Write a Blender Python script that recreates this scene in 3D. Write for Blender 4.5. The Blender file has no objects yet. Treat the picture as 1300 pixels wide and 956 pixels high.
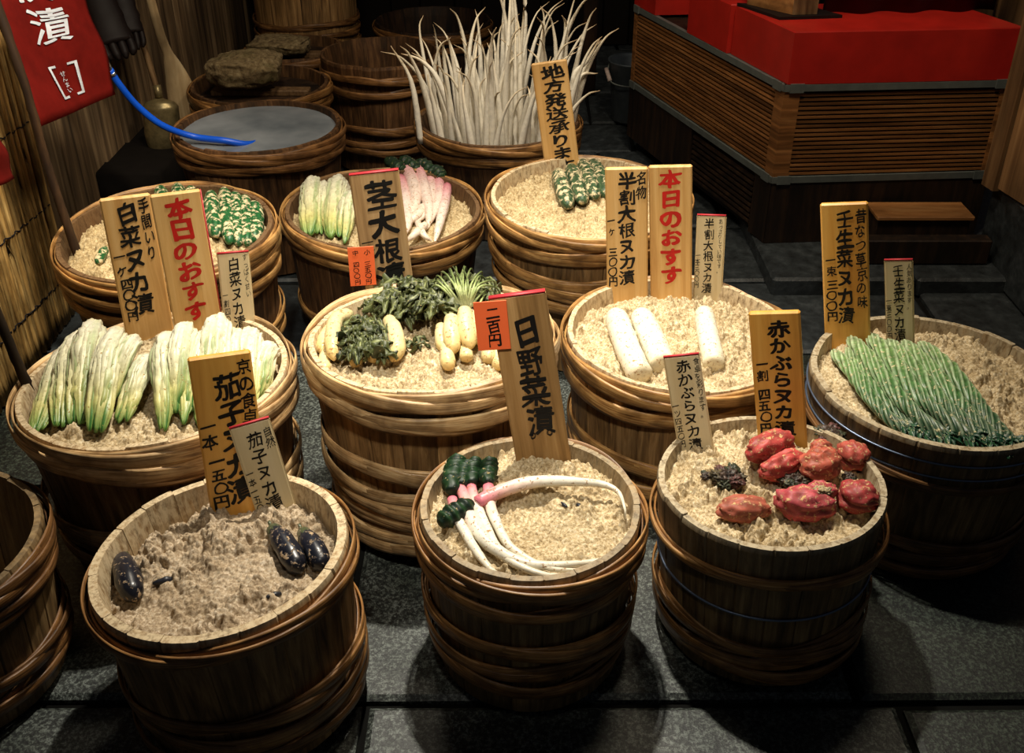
import bpy, math, random
import numpy as np
from mathutils import Vector, Matrix, Quaternion
from mathutils import noise as mn

random.seed(7)
SC = bpy.context.scene
COL = SC.collection

# ------------------------------------------------------------------ camera, world, light, exposure
CAM = Vector((0, 0, 1.75)); PITCH = math.radians(31); F = 1300.0; CX, CY = 650.0, 433.5
cam = bpy.data.cameras.new('camera'); cam.sensor_fit = 'HORIZONTAL'; cam.sensor_width = 36; cam.lens = 36 * F / 1300
cam.shift_y = -(478 - CY) / 1300; cam.clip_start = .05
co = bpy.data.objects.new('camera', cam); COL.objects.link(co)
co.location = CAM; co.rotation_euler = (math.pi / 2 - PITCH, 0, 0); SC.camera = co

world = bpy.data.worlds.new('world'); SC.world = world; world.use_nodes = True
bg = world.node_tree.nodes['Background']; bg.inputs[0].default_value = (.75, .82, 1, 1); bg.inputs[1].default_value = .018


def lamp(name, kind, loc, target, power, color, size=.3, angle=60, blend=1.0):
    l = bpy.data.lights.new(name, kind); l.energy = power; l.color = color
    if kind == 'SPOT':
        l.spot_size = math.radians(angle); l.spot_blend = blend; l.shadow_soft_size = size
    elif kind == 'AREA':
        l.shape = 'DISK'; l.size = size
    else:
        l.shadow_soft_size = size
    o = bpy.data.objects.new(name, l); COL.objects.link(o); o.location = loc
    o.rotation_euler = (Vector(target) - Vector(loc)).to_track_quat('-Z', 'Y').to_euler()
    return o


lamp('key_fill_spot', 'SPOT', (-.05, 2.55, 2.95), (-.06, 2.12, .4), 325, (1, .93, .80), .045, 64, 1.0)
lamp('key_fill_spot', 'SPOT', (-.30, .75, 2.9), (-.05, 2.3, .5), 160, (1, .93, .8), .10, 42, 1.0)  # added front fill for the signs and barrel fronts, no visible source
lamp('key_fill_spot', 'SPOT', (-.75, 2.1, 2.2), (-1.55, 2.85, .55), 125, (1, .9, .72), .06, 62, 1.0)  # added spot that brightens the reed screen and left wall
lamp('area_fill', 'AREA', (.7, 2.6, 2.9), (1.05, 3.6, .6), 22, (1, .84, .62), .5)  # added soft fill for the counter and right post
lamp('key_fill_spot', 'SPOT', (-.05, 3.0, 2.6), (-.05, 3.95, .5), 95, (1, .92, .8), .08, 34, 1.0)  # extra narrow spot, added only to lift the upright radishes
lamp('area_fill', 'AREA', (-.6, 3.1, 2.6), (-.75, 4.0, .5), 11, (1, .86, .66), .3)  # weak added fill over the back left tubs and stones

SC.view_settings.view_transform = 'Standard'; SC.view_settings.look = 'None'
SC.view_settings.exposure = 0.6; SC.view_settings.gamma = 1; SC.view_settings.use_curve_mapping = False

# ------------------------------------------------------------------ helpers


def lin(r, g, b):
    return tuple((c / 255 / 12.92 if c / 255 <= .04045 else ((c / 255 + .055) / 1.055) ** 2.4) for c in (r, g, b))


def ray(px, py):
    x = px - CX; y = -(py - CY)
    return Vector((x, y * math.sin(PITCH) + F * math.cos(PITCH), y * math.cos(PITCH) - F * math.sin(PITCH)))


def atz(px, py, z):
    d = ray(px, py); return CAM + d * ((z - CAM.z) / d.z)


def aty(px, py, y):
    d = ray(px, py); return CAM + d * (y / d.y)


def atd(px, py, depth):
    return CAM + ray(px, py) * (depth / F)


def atplane(px, py, p, n):
    d = ray(px, py); return CAM + d * ((p - CAM).dot(n) / d.dot(n))


def depth_of(p):
    v = p - CAM; return v.y * math.cos(PITCH) - v.z * math.sin(PITCH)


def tag(o, label=None, cat=None, group=None, kind=None):
    if label: o['label'] = label
    if cat: o['category'] = cat
    if group: o['group'] = group
    if kind: o['kind'] = kind
    return o


def empty(name, loc, quat=None):
    o = bpy.data.objects.new(name, None); COL.objects.link(o); o.location = loc; o.empty_display_size = .05
    if quat is not None: o.rotation_mode = 'QUATERNION'; o.rotation_quaternion = quat
    return o


class MB:
    """collects vertices, faces and a colour per vertex; build() links ONE mesh object"""

    def __init__(s): s.v = []; s.f = []; s.c = []

    def add(s, v, f, c=None):
        n = len(s.v); s.v += [tuple(p) for p in v]; s.f += [tuple(i + n for i in q) for q in f]
        s.c += (c if c is not None else [(1, 1, 1)] * len(v)); return s

    def box(s, x0, x1, y0, y1, z0, z1, c=(1, 1, 1), b=0.0):
        if b <= 0:
            v = [(x, y, z) for z in (z0, z1) for y in (y0, y1) for x in (x0, x1)]
            f = [(0, 2, 3, 1), (4, 5, 7, 6), (0, 1, 5, 4), (2, 6, 7, 3), (0, 4, 6, 2), (1, 3, 7, 5)]
            return s.add(v, f, [c] * 8)
        # chamfered along every edge
        v = []; idx = {}
        for ix, X in ((0, (x0, x0 + b)), (1, (x1, x1 - b))):
            for iy, Y in ((0, (y0, y0 + b)), (1, (y1, y1 - b))):
                for iz, Z in ((0, (z0, z0 + b)), (1, (z1, z1 - b))):
                    idx[ix, iy, iz, 0] = len(v); v.append((X[0], Y[1], Z[1]))
                    idx[ix, iy, iz, 1] = len(v); v.append((X[1], Y[0], Z[1]))
                    idx[ix, iy, iz, 2] = len(v); v.append((X[1], Y[1], Z[0]))
        f = []
        for k in (0, 1):
            f.append([idx[k, 0, 0, 0], idx[k, 1, 0, 0], idx[k, 1, 1, 0], idx[k, 0, 1, 0]])
            f.append([idx[0, k, 0, 1], idx[1, k, 0, 1], idx[1, k, 1, 1], idx[0, k, 1, 1]])
            f.append([idx[0, 0, k, 2], idx[1, 0, k, 2], idx[1, 1, k, 2], idx[0, 1, k, 2]])
        for a in (0, 1):
            for c2 in (0, 1):
                f.append([idx[0, a, c2, 1], idx[1, a, c2, 1], idx[1, a, c2, 2], idx[0, a, c2, 2]])
                f.append([idx[a, 0, c2, 0], idx[a, 1, c2, 0], idx[a, 1, c2, 2], idx[a, 0, c2, 2]])
                f.append([idx[a, c2, 0, 0], idx[a, c2, 1, 0], idx[a, c2, 1, 1], idx[a, c2, 0, 1]])
        for a in (0, 1):
            for c2 in (0, 1):
                for d in (0, 1): f.append([idx[a, c2, d, 0], idx[a, c2, d, 1], idx[a, c2, d, 2]])
        return s.add(v, f, [c] * len(v))

    def mesh(s, name, mat, smooth=True):
        me = bpy.data.meshes.new(name); me.from_pydata(s.v, [], s.f)
        a = me.color_attributes.new('Col', 'FLOAT_COLOR', 'POINT')
        cc = np.ones((len(s.v), 4), np.float32); cc[:, :3] = np.array(s.c, np.float32).reshape(-1, 3); a.data.foreach_set('color', cc.ravel())
        if mat: me.materials.append(mat)
        me.polygons.foreach_set('use_smooth', [smooth] * len(me.polygons))
        me.update()
        import bmesh
        bm = bmesh.new(); bm.from_mesh(me); bmesh.ops.recalc_face_normals(bm, faces=bm.faces); bm.to_mesh(me); bm.free()
        return me

    def build(s, name, mat, parent=None, loc=None, smooth=True):
        """vertices are in the parent's frame (or world when LOC is given: then shifted to it)"""
        if loc is not None and parent is None:
            L = Vector(loc); s.v = [(x - L.x, y - L.y, z - L.z) for x, y, z in s.v]
        o = bpy.data.objects.new(name, s.mesh(name, mat, smooth)); COL.objects.link(o)
        if parent is not None: o.parent = parent
        elif loc is not None: o.location = loc
        return o


def smooth_path(pts, n):
    P = [Vector(p) for p in pts]
    if len(P) == 2: return [P[0].lerp(P[1], i / (n - 1)) for i in range(n)]
    out = []; m = len(P) - 1
    for i in range(n):
        t = i / (n - 1) * m; k = min(int(t), m - 1); u = t - k
        p0 = P[k - 1] if k > 0 else P[0] * 2 - P[1]; p1, p2 = P[k], P[k + 1]; p3 = P[k + 2] if k + 2 <= m else P[m] * 2 - P[m - 1]
        out.append(.5 * ((2 * p1) + (p2 - p0) * u + (2 * p0 - 5 * p1 + 4 * p2 - p3) * u * u + (3 * p1 - p0 - 3 * p2 + p3) * u ** 3))
    return out


def interp(t, ks):
    """piecewise linear (smoothed) over [(t, value)]"""
    for (a, x), (b, y) in zip(ks, ks[1:]):
        if t <= b:
            u = (t - a) / (b - a) if b > a else 0; return x + (y - x) * u
    return ks[-1][1]


def lerpc(a, b, u):
    u = max(0, min(1, u)); return tuple(x + (y - x) * u for x, y in zip(a, b))


def rampc(t, ks):
    for (a, x), (b, y) in zip(ks, ks[1:]):
        if t <= b: return lerpc(x, y, (t - a) / (b - a) if b > a else 0)
    return ks[-1][1]


def sweep(mb, pts, rad, n=24, seg=12, col=None, flat=1.0, up=(0, 0, 1), mod=None, wob=0.0, seed=0, caps=True):
    """tube along pts. rad: [(t, r)]; flat squashes along the frame's up axis; mod(t, ang) multiplies r; col(t, ang) gives the colour"""
    P = smooth_path(pts, n); U = Vector(up); v = []; c = []; f = []
    for i, p in enumerate(P):
        t = i / (n - 1); T = (P[min(i + 1, n - 1)] - P[max(i - 1, 0)]).normalized()
        S = T.cross(U)
        if S.length < 1e-4: S = T.cross(Vector((0, 1, .01)))
        S.normalize(); N = S.cross(T)
        r = interp(t, rad)
        for j in range(seg):
            a = 2 * math.pi * j / seg
            rr = r * (mod(t, a) if mod else 1)
            if wob: rr *= 1 + wob * mn.noise(Vector((p.x * 45 + seed, p.y * 45 + math.cos(a) * 1.2, p.z * 45 + math.sin(a) * 1.2)))
            v.append(p + S * (math.cos(a) * rr) + N * (math.sin(a) * rr * flat)); c.append(col(t, a) if col else (1, 1, 1))
    for i in range(n - 1):
        for j in range(seg):
            k = (j + 1) % seg; f.append((i * seg + j, i * seg + k, (i + 1) * seg + k, (i + 1) * seg + j))
    if caps:
        f.append(tuple(range(seg))[::-1]); f.append(tuple((n - 1) * seg + j for j in range(seg)))
    return mb.add(v, f, c)


def lathe(mb, prof, seg=24, c=(1, 1, 1), M=None):
    v = []; f = []
    for r, z in prof:
        for j in range(seg):
            a = 2 * math.pi * j / seg; p = Vector((r * math.cos(a), r * math.sin(a), z)); v.append(M @ p if M else p)
    for i in range(len(prof) - 1):
        for j in range(seg):
            k = (j + 1) % seg; f.append((i * seg + j, i * seg + k, (i + 1) * seg + k, (i + 1) * seg + j))
    f.append(tuple(range(seg))[::-1]); f.append(tuple((len(prof) - 1) * seg + j for j in range(seg)))
    return mb.add(v, f, [c] * len(v))


def leaf_sheet(mb, pts, width, up=(0, 0, 1), col=None, n=12, m=7, crinkle=.25, curl=.3, seed=0):
    """crinkled leaf with thickness: a closed thin shell along pts; width: [(t, w)]"""
    P = smooth_path(pts, n); U = Vector(up); v = []; c = []; f = []
    th = .0012
    for side in (1, -1):
        for i, p in enumerate(P):
            t = i / (n - 1); T = (P[min(i + 1, n - 1)] - P[max(i - 1, 0)]).normalized()
            S = T.cross(U); S = S if S.length > 1e-4 else T.cross(Vector((0, 1, 0))); S.normalize(); N = S.cross(T)
            w = interp(t, width)
            for j in range(m):
                s = j / (m - 1) * 2 - 1
                h = curl * w * (s * s) + crinkle * w * mn.noise(Vector((t * 6 + seed, s * 2.3 + seed * .7, seed * 1.3))) * (.3 + abs(s))
                v.append(p + S * (s * w * .5) + N * (h + side * th)); c.append(col(t, s) if col else (1, 1, 1))
    k = n * m
    for i in range(n - 1):
        for j in range(m - 1):
            a = i * m + j; f.append((a, a + 1, a + m + 1, a + m)); f.append((k + a, k + a + m, k + a + m + 1, k + a + 1))
    rim = [j for j in range(m)] + [i * m + m - 1 for i in range(1, n)] + [(n - 1) * m + j for j in range(m - 2, -1, -1)] + [i * m for i in range(n - 2, 0, -1)]
    for a, b in zip(rim, rim[1:] + rim[:1]): f.append((a, k + a, k + b, b))
    return mb.add(v, f, c)


def blob(mb, ctr, axes, amp=.12, freq=2.5, seed=0, col=None, nu=36, nv=24, crease=None, power=1.0):
    """lumpy body: axes = three vectors (half sizes along rotated directions)"""
    A = [Vector(a) for a in axes]; v = []; c = []; f = []
    for i in range(nv + 1):
        th = math.pi * i / nv
        for j in range(nu):
            ph = 2 * math.pi * j / nu
            d = Vector((math.sin(th) * math.cos(ph), math.sin(th) * math.sin(ph), math.cos(th)))
            r = 1 + amp * mn.noise(d * freq + Vector((seed * 3.1, seed * 1.7, seed))) + amp * .45 * mn.noise(d * freq * 2.7 + Vector((seed, 5, seed)))
            if crease: r *= crease(d)
            q = Vector([math.copysign(abs(x) ** power, x) for x in d]) if power != 1 else d
            v.append(Vector(ctr) + A[0] * (q.x * r) + A[1] * (q.y * r) + A[2] * (q.z * r)); c.append(col(d, r) if col else (1, 1, 1))
    for i in range(nv):
        for j in range(nu):
            k = (j + 1) % nu; f.append((i * nu + j, i * nu + k, (i + 1) * nu + k, (i + 1) * nu + j))
    return mb.add(v, f, c)


# ------------------------------------------------------------------ materials


class NT:
    def __init__(s, name, rough=.6, spec=.3):
        s.m = bpy.data.materials.new(name); s.m.use_nodes = True; s.t = s.m.node_tree; s.b = s.t.nodes['Principled BSDF']
        s.b.inputs['Roughness'].default_value = rough; s.b.inputs['Specular IOR Level'].default_value = spec

    def n(s, ty, **k):
        n = s.t.nodes.new(ty)
        for a, b in k.items():
            if a.startswith('i_'):
                key = a[2:]; key = int(key) if key.isdigit() else key.replace('_', ' ')
                n.inputs[key].default_value = b
            else: setattr(n, a, b)
        return n

    def l(s, a, b): s.t.links.new(a, b)

    def coord(s, scale=(1, 1, 1), rnd=0.0, kind='Object'):
        tc = s.n('ShaderNodeTexCoord'); mp = s.n('ShaderNodeMapping'); mp.inputs['Scale'].default_value = scale
        s.l(tc.outputs[kind], mp.inputs['Vector'])
        if rnd:
            oi = s.n('ShaderNodeObjectInfo'); ml = s.n('ShaderNodeMath', operation='MULTIPLY'); ml.inputs[1].default_value = rnd
            s.l(oi.outputs['Random'], ml.inputs[0]); cb = s.n('ShaderNodeCombineXYZ')
            for i in range(3): s.l(ml.outputs[0], cb.inputs[i])
            s.l(cb.outputs[0], mp.inputs['Location'])
        return mp.outputs[0]

    def noise(s, vec, scale, detail=4, rough=.55, dist=0):
        n = s.n('ShaderNodeTexNoise'); n.inputs['Scale'].default_value = scale; n.inputs['Detail'].default_value = detail
        n.inputs['Roughness'].default_value = rough; n.inputs['Distortion'].default_value = dist
        if vec is not None: s.l(vec, n.inputs['Vector'])
        return n.outputs['Fac']

    def ramp(s, fac, stops):
        r = s.n('ShaderNodeValToRGB'); e = r.color_ramp.elements
        while len(e) < len(stops): e.new(.5)
        for k, (p, c) in zip(e, stops): k.position = p; k.color = (*c, 1) if len(c) == 3 else c
        s.l(fac, r.inputs[0]); return r.outputs[0]

    def mix(s, fac, a, b, blend='MIX'):
        m = s.n('ShaderNodeMix', data_type='RGBA', blend_type=blend)
        for sock, x in ((m.inputs[0], fac), (m.inputs[6], a), (m.inputs[7], b)):
            if hasattr(x, 'node'): s.l(x, sock)
            elif isinstance(x, (int, float)): sock.default_value = x
            else: sock.default_value = (*x, 1)
        return m.outputs[2]

    def attr(s):
        a = s.n('ShaderNodeAttribute'); a.attribute_name = 'Col'; return a

    def rnd(s, lo, hi):
        oi = s.n('ShaderNodeObjectInfo'); mr = s.n('ShaderNodeMapRange'); mr.inputs[3].default_value = lo; mr.inputs[4].default_value = hi
        s.l(oi.outputs['Random'], mr.inputs[0]); return mr.outputs[0]

    def bump(s, fac, strength=.3, dist=.005):
        b = s.n('ShaderNodeBump'); b.inputs['Strength'].default_value = strength; b.inputs['Distance'].default_value = dist
        s.l(fac, b.inputs['Height']); s.l(b.outputs[0], s.b.inputs['Normal'])

    def color(s, c):
        if hasattr(c, 'node'): s.l(c, s.b.inputs['Base Color'])
        else: s.b.inputs['Base Color'].default_value = (*c, 1)
        return s


GREY3 = ((0, (0, 0, 0)), (1, (1, 1, 1)))


def wood_mat(name, dark, mid, light, scale=(60, 60, 3), rnd=40, rough=.6, pale=None, bump=.35, vary=(.65, 1.15), streak=1.0, spec=.3):
    m = NT(name, rough, spec); v = m.coord(scale, rnd)
    g = m.noise(v, 1.0, 6, .62, .6)
    c = m.ramp(g, ((.28, dark), (.5, mid), (.72, light)))
    v2 = m.coord((scale[0] * .22, scale[1] * .22, scale[2] * 1.4), rnd)
    stain = m.ramp(m.noise(v2, 1.0, 3, .6), ((.35, (.42 * streak + 1 - streak,) * 3), (.62, (1, 1, 1))))
    c = m.mix(1.0, c, stain, 'MULTIPLY')
    val = m.n('ShaderNodeHueSaturation'); m.l(m.rnd(*vary), val.inputs['Value']); m.l(c, val.inputs['Color']); c = val.outputs[0]
    if pale:
        a = m.attr(); fine = m.ramp(m.noise(m.coord((90, 90, 40), rnd), 1, 6, .7), ((.34, (.1,) * 3), (.56, (1, 1, 1))))
        sp = m.n('ShaderNodeSeparateColor'); m.l(a.outputs['Color'], sp.inputs[0])
        mu = m.n('ShaderNodeMath', operation='MULTIPLY'); m.l(sp.outputs[0], mu.inputs[0]); m.l(fine, mu.inputs[1])
        c = m.mix(mu.outputs[0], c, pale)
    m.color(c); m.bump(g, bump, .004); return m.m


M = {}
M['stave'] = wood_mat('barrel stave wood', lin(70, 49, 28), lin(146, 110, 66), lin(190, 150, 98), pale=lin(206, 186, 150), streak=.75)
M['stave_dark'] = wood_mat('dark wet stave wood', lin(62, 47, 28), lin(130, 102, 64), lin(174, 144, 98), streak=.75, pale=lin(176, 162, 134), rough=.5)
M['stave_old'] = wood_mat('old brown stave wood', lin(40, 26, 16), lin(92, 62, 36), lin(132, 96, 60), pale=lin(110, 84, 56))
M['plank'] = wood_mat('weathered wall plank', lin(54, 40, 27), lin(128, 102, 72), lin(176, 148, 110), scale=(22, 22, 1.2), rough=.75, bump=.6)
M['board'] = wood_mat('pale sign board wood', lin(186, 136, 74), lin(214, 168, 102), lin(228, 188, 126), scale=(38, 38, 1.6), rough=.5, bump=.06, vary=(.9, 1.06), streak=.25)
M['board_honey'] = wood_mat('varnished honey board wood', lin(196, 134, 50), lin(222, 164, 74), lin(232, 180, 92), scale=(30, 30, 1.4), rough=.35, bump=.05, vary=(.92, 1.05), streak=.3, spec=.5)
M['board_grey'] = wood_mat('greyed sign board wood', lin(128, 96, 58), lin(166, 132, 88), lin(190, 158, 112), scale=(44, 44, 1.6), rough=.6, bump=.1, vary=(.95, 1.05), streak=.3)
M['board_old'] = wood_mat('brown stained sign board wood', lin(112, 80, 42), lin(158, 120, 70), lin(184, 146, 94), scale=(40, 40, 1.6), rough=.6, bump=.1, vary=(.95, 1.05), streak=.4)
M['tag'] = wood_mat('cream thin tag wood', lin(202, 178, 132), lin(216, 196, 152), lin(226, 208, 168), scale=(30, 30, 1.5), rough=.5, bump=.03, vary=(.94, 1.04), streak=.15)
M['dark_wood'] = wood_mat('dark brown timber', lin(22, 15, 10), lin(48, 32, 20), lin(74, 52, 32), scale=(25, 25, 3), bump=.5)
M['slat'] = wood_mat('tan louvre slat wood', lin(110, 70, 36), lin(152, 100, 54), lin(186, 130, 76), scale=(4, 4, 40), rough=.5, bump=.1)
M['tan_wood'] = wood_mat('tan smooth wood', lin(140, 92, 48), lin(178, 122, 70), lin(204, 150, 92), scale=(4, 20, 20), rough=.45, bump=.06)
M['paddle'] = wood_mat('pale paddle wood', lin(140, 112, 76), lin(190, 162, 120), lin(208, 184, 142), scale=(30, 30, 3), rough=.5)
M['plank_warm'] = wood_mat('warm brown post wood', lin(70, 46, 26), lin(136, 98, 60), lin(168, 128, 84), scale=(22, 22, 1.2), rough=.7, bump=.6)
M['reed'] = wood_mat('dry reed', lin(128, 92, 44), lin(188, 148, 86), lin(220, 186, 122), scale=(60, 60, 5), rough=.5, bump=.15, vary=(.55, 1.15))
M['handle'] = wood_mat('worn handle wood', lin(80, 58, 36), lin(134, 104, 70), lin(168, 138, 98), scale=(30, 30, 3), rough=.5)


def bamboo(name, a, b, c):
    m = NT(name, .42, .4); at = m.attr(); sp = m.n('ShaderNodeSeparateColor'); m.l(at.outputs['Color'], sp.inputs[0])
    cb = m.n('ShaderNodeCombineXYZ'); oi = m.n('ShaderNodeObjectInfo')
    mm = [m.n('ShaderNodeMath', operation='MULTIPLY') for _ in range(3)]
    m.l(sp.outputs[0], mm[0].inputs[0]); mm[0].inputs[1].default_value = 12
    m.l(sp.outputs[1], mm[1].inputs[0]); mm[1].inputs[1].default_value = 9
    m.l(oi.outputs['Random'], mm[2].inputs[0]); mm[2].inputs[1].default_value = 60
    for i in range(3): m.l(mm[i].outputs[0], cb.inputs[i])
    g = m.noise(cb.outputs[0], 1.0, 5, .6, .3)
    col = m.ramp(g, ((.3, a), (.5, b), (.7, c)))
    big = m.ramp(m.noise(m.coord((14, 14, 14), 30), 1, 3), ((.35, (.45, .42, .4)), (.6, (1, 1, 1))))
    col = m.mix(1.0, col, big, 'MULTIPLY')
    h = m.n('ShaderNodeHueSaturation'); m.l(m.rnd(.75, 1.2), h.inputs['Value']); m.l(col, h.inputs['Color'])
    m.color(h.outputs[0]); m.bump(g, .3, .003); return m.m


M['bamboo'] = bamboo('tawny bamboo strip', lin(116, 78, 40), lin(176, 130, 74), lin(206, 166, 104))
M['bamboo_pale'] = bamboo('pale bamboo strip', lin(130, 96, 60), lin(202, 164, 112), lin(232, 204, 156))
M['bamboo_orange'] = bamboo('orange brown bamboo strip', lin(84, 56, 28), lin(146, 102, 54), lin(184, 142, 88))
M['bamboo_dark'] = bamboo('old brown bamboo strip', lin(66, 42, 22), lin(122, 84, 46), lin(160, 118, 72))


def bran_mat(name, dark, mid, light):
    m = NT(name, .85, .15); v = m.coord((1, 1, 1))
    a = m.noise(v, 150, 5, .75); b = m.noise(v, 22, 3, .6)
    c = m.ramp(a, ((.3, dark), (.5, mid), (.66, light)))
    t = m.ramp(b, ((.35, (.72, .68, .62)), (.62, (1, 1, 1)))); c = m.mix(1.0, c, t, 'MULTIPLY')
    m.color(c); m.bump(a, .8, .003); return m.m


M['bran'] = bran_mat('rice bran', lin(98, 78, 50), lin(200, 179, 140), lin(234, 222, 194))
M['bran_grey'] = bran_mat('greyish rice bran', lin(100, 82, 62), lin(184, 164, 136), lin(218, 204, 182))
M['bran_back'] = bran_mat('pale rice bran', lin(108, 86, 54), lin(194, 172, 130), lin(224, 208, 172))


def veg_mat(name, rough=.38, spec=.45, fleck=None, amount=.5, scale=90, bump=.15, sub=0.0, tint=.25, fs=1.0):
    """own colour from the mesh's Col; bran flecks stick to it"""
    m = NT(name, rough, spec); c = m.attr().outputs['Color']; v = m.coord((1, 1, 1), 3)
    g = m.noise(v, 60, 4, .6); c = m.mix(1.0, c, m.ramp(g, ((.3, (1 - tint,) * 3), (.65, (1, 1, 1)))), 'MULTIPLY')
    if fleck:
        k = m.ramp(m.noise(v, scale, 5, .65), ((amount, (0, 0, 0)), (amount + .07, (fs,) * 3))); c = m.mix(k, c, fleck)
        m.l(m.mix(k, (rough,) * 3, (.85,) * 3), m.b.inputs['Roughness'])
        m.bump(k, .5, .004)
    else: m.bump(g, bump, .003)
    if sub: m.b.inputs['Subsurface Weight'].default_value = sub; m.b.inputs['Subsurface Radius'].default_value = (.01, .007, .004)
    return m.color(c).m


FLK = lin(198, 164, 112)
M['root'] = veg_mat('pickled white root skin', .36, .45, lin(170, 124, 72), .575, 120, tint=.25)
M['root_clean'] = veg_mat('clean white root skin', .4, .4, None, tint=.2)
M['hakusai'] = veg_mat('pickled cabbage leaf', .4, .4, lin(176, 140, 80), .615, 130, tint=.28)
M['greens'] = veg_mat('dark pickled greens', .48, .35, lin(176, 156, 106), .62, 120, tint=.5)
M['coated'] = veg_mat('bran coated cucumber skin', .4, .45, lin(208, 190, 150), .505, 52, tint=.4)
M['mibuna'] = veg_mat('green mustard stems', .38, .45, lin(206, 194, 150), .58, 95, tint=.55)
M['redturnip'] = veg_mat('red turnip skin', .52, .4, lin(212, 170, 120), .56, 110, tint=.45)
M['eggplant'] = veg_mat('eggplant skin', .3, .5, lin(176, 150, 118), .56, 80, tint=.3)


def plain(name, c, rough=.5, spec=.4, metal=0.0, n=25, amt=.3, bump=.1):
    m = NT(name, rough, spec); m.b.inputs['Metallic'].default_value = metal
    g = m.noise(m.coord((1, 1, 1), 5), n, 5, .6)
    return_c = m.mix(1.0, c, m.ramp(g, ((.3, (1 - amt,) * 3), (.7, (1, 1, 1)))), 'MULTIPLY'); m.color(return_c); m.bump(g, bump, .002); return m.m


M['ink'] = plain('black brush ink', lin(16, 14, 13), .55, .3)
M['ink_red'] = plain('red brush ink', lin(196, 30, 22), .55, .3)
M['ink_white'] = plain('white banner paint', lin(186, 188, 196), .8, .1)
M['red_edge'] = plain('red painted edge', lin(196, 52, 60), .5)
M['card'] = plain('orange price card', lin(250, 112, 60), .45, .4, amt=.06, bump=0)
M['banner'] = plain('red banner cloth', lin(94, 17, 12), .9, .05, n=14, amt=.4, bump=.2)
M['red_paint'] = plain('red lacquer paint', lin(176, 32, 22), .42, .4, n=9, amt=.3)
M['maroon'] = plain('dark maroon cloth', lin(74, 12, 14), .9, .1)
M['metal'] = plain('dull galvanised steel', lin(104, 110, 106), .5, .5, .25)
M['metal_bucket'] = plain('zinc bucket metal', lin(90, 98, 104), .5, .5, .6)
M['steel_wire'] = plain('blue grey steel wire', lin(120, 134, 158), .35, .6, .7)
M['chrome'] = plain('chrome metal', lin(200, 200, 205), .2, .6, 1.0, amt=.05)
M['brass'] = plain('tarnished brass', lin(164, 146, 102), .36, .6, .6, n=40, amt=.5)
M['hose'] = plain('blue rubber hose', lin(8, 84, 214), .38, .5, amt=.05, bump=0)
M['glove'] = plain('dark brown rubber', lin(24, 14, 12), .6, .25)
M['string'] = plain('black binding cord', lin(34, 34, 40), .8, .1)
M['soil'] = plain('dark packed joint dirt', lin(22, 22, 20), .9, .1)
M['void'] = plain('shade black boards', lin(20, 16, 13), .9, .1)  # near-black colour stands in for deep shade at back wall and sill
M['grip'] = plain('pale grip', lin(190, 170, 160), .5)
M['debris'] = plain('dark aubergine scrap', lin(36, 38, 46), .4)


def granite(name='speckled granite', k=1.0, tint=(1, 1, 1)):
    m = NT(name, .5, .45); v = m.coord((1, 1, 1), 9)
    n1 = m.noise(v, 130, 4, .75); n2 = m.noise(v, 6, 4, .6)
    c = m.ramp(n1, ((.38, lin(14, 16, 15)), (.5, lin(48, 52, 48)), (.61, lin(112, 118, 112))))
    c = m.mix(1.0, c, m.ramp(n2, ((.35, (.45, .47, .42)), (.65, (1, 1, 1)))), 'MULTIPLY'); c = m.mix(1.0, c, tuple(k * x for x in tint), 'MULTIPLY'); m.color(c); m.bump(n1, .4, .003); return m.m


def slate():
    m = NT('dark worn paving stone', .5, .5); v = m.coord((1, 1, 1), 9)
    n1 = m.noise(v, 24, 6, .65); n2 = m.noise(v, 4, 3, .6)
    c = m.ramp(n1, ((.3, lin(26, 29, 30)), (.55, lin(50, 55, 57)), (.75, lin(72, 77, 79))))
    c = m.mix(1.0, c, m.ramp(n2, ((.35, (.6, .6, .6)), (.65, (1, 1, 1)))), 'MULTIPLY'); m.color(c); m.bump(n1, .6, .006); return m.m


def rock():
    m = NT('rough mossy pressing stone', .85, .2); v = m.coord((1, 1, 1), 9)
    n1 = m.noise(v, 45, 6, .7); n2 = m.noise(v, 9, 3, .6)
    c = m.ramp(n1, ((.3, lin(58, 48, 34)), (.5, lin(118, 100, 70)), (.7, lin(154, 138, 104))))
    c = m.mix(m.ramp(n2, ((.5, (0, 0, 0)), (.7, (.6, .6, .6)))), c, lin(78, 74, 40)); m.color(c); m.bump(n1, .9, .01); return m.m


def water():
    m = NT('cloudy still brine', .16, .5); g = m.noise(m.coord((1, 1, 1)), 5, 3, .5)
    m.color(m.ramp(g, ((.3, lin(92, 100, 108)), (.7, lin(140, 146, 152))))); return m.m


M['granite'] = granite(); M['granite_dark'] = granite('dark greenish granite', .34, (.86, 1.0, .84)); M['slate'] = slate(); M['rock'] = rock(); M['water'] = water()

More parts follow.
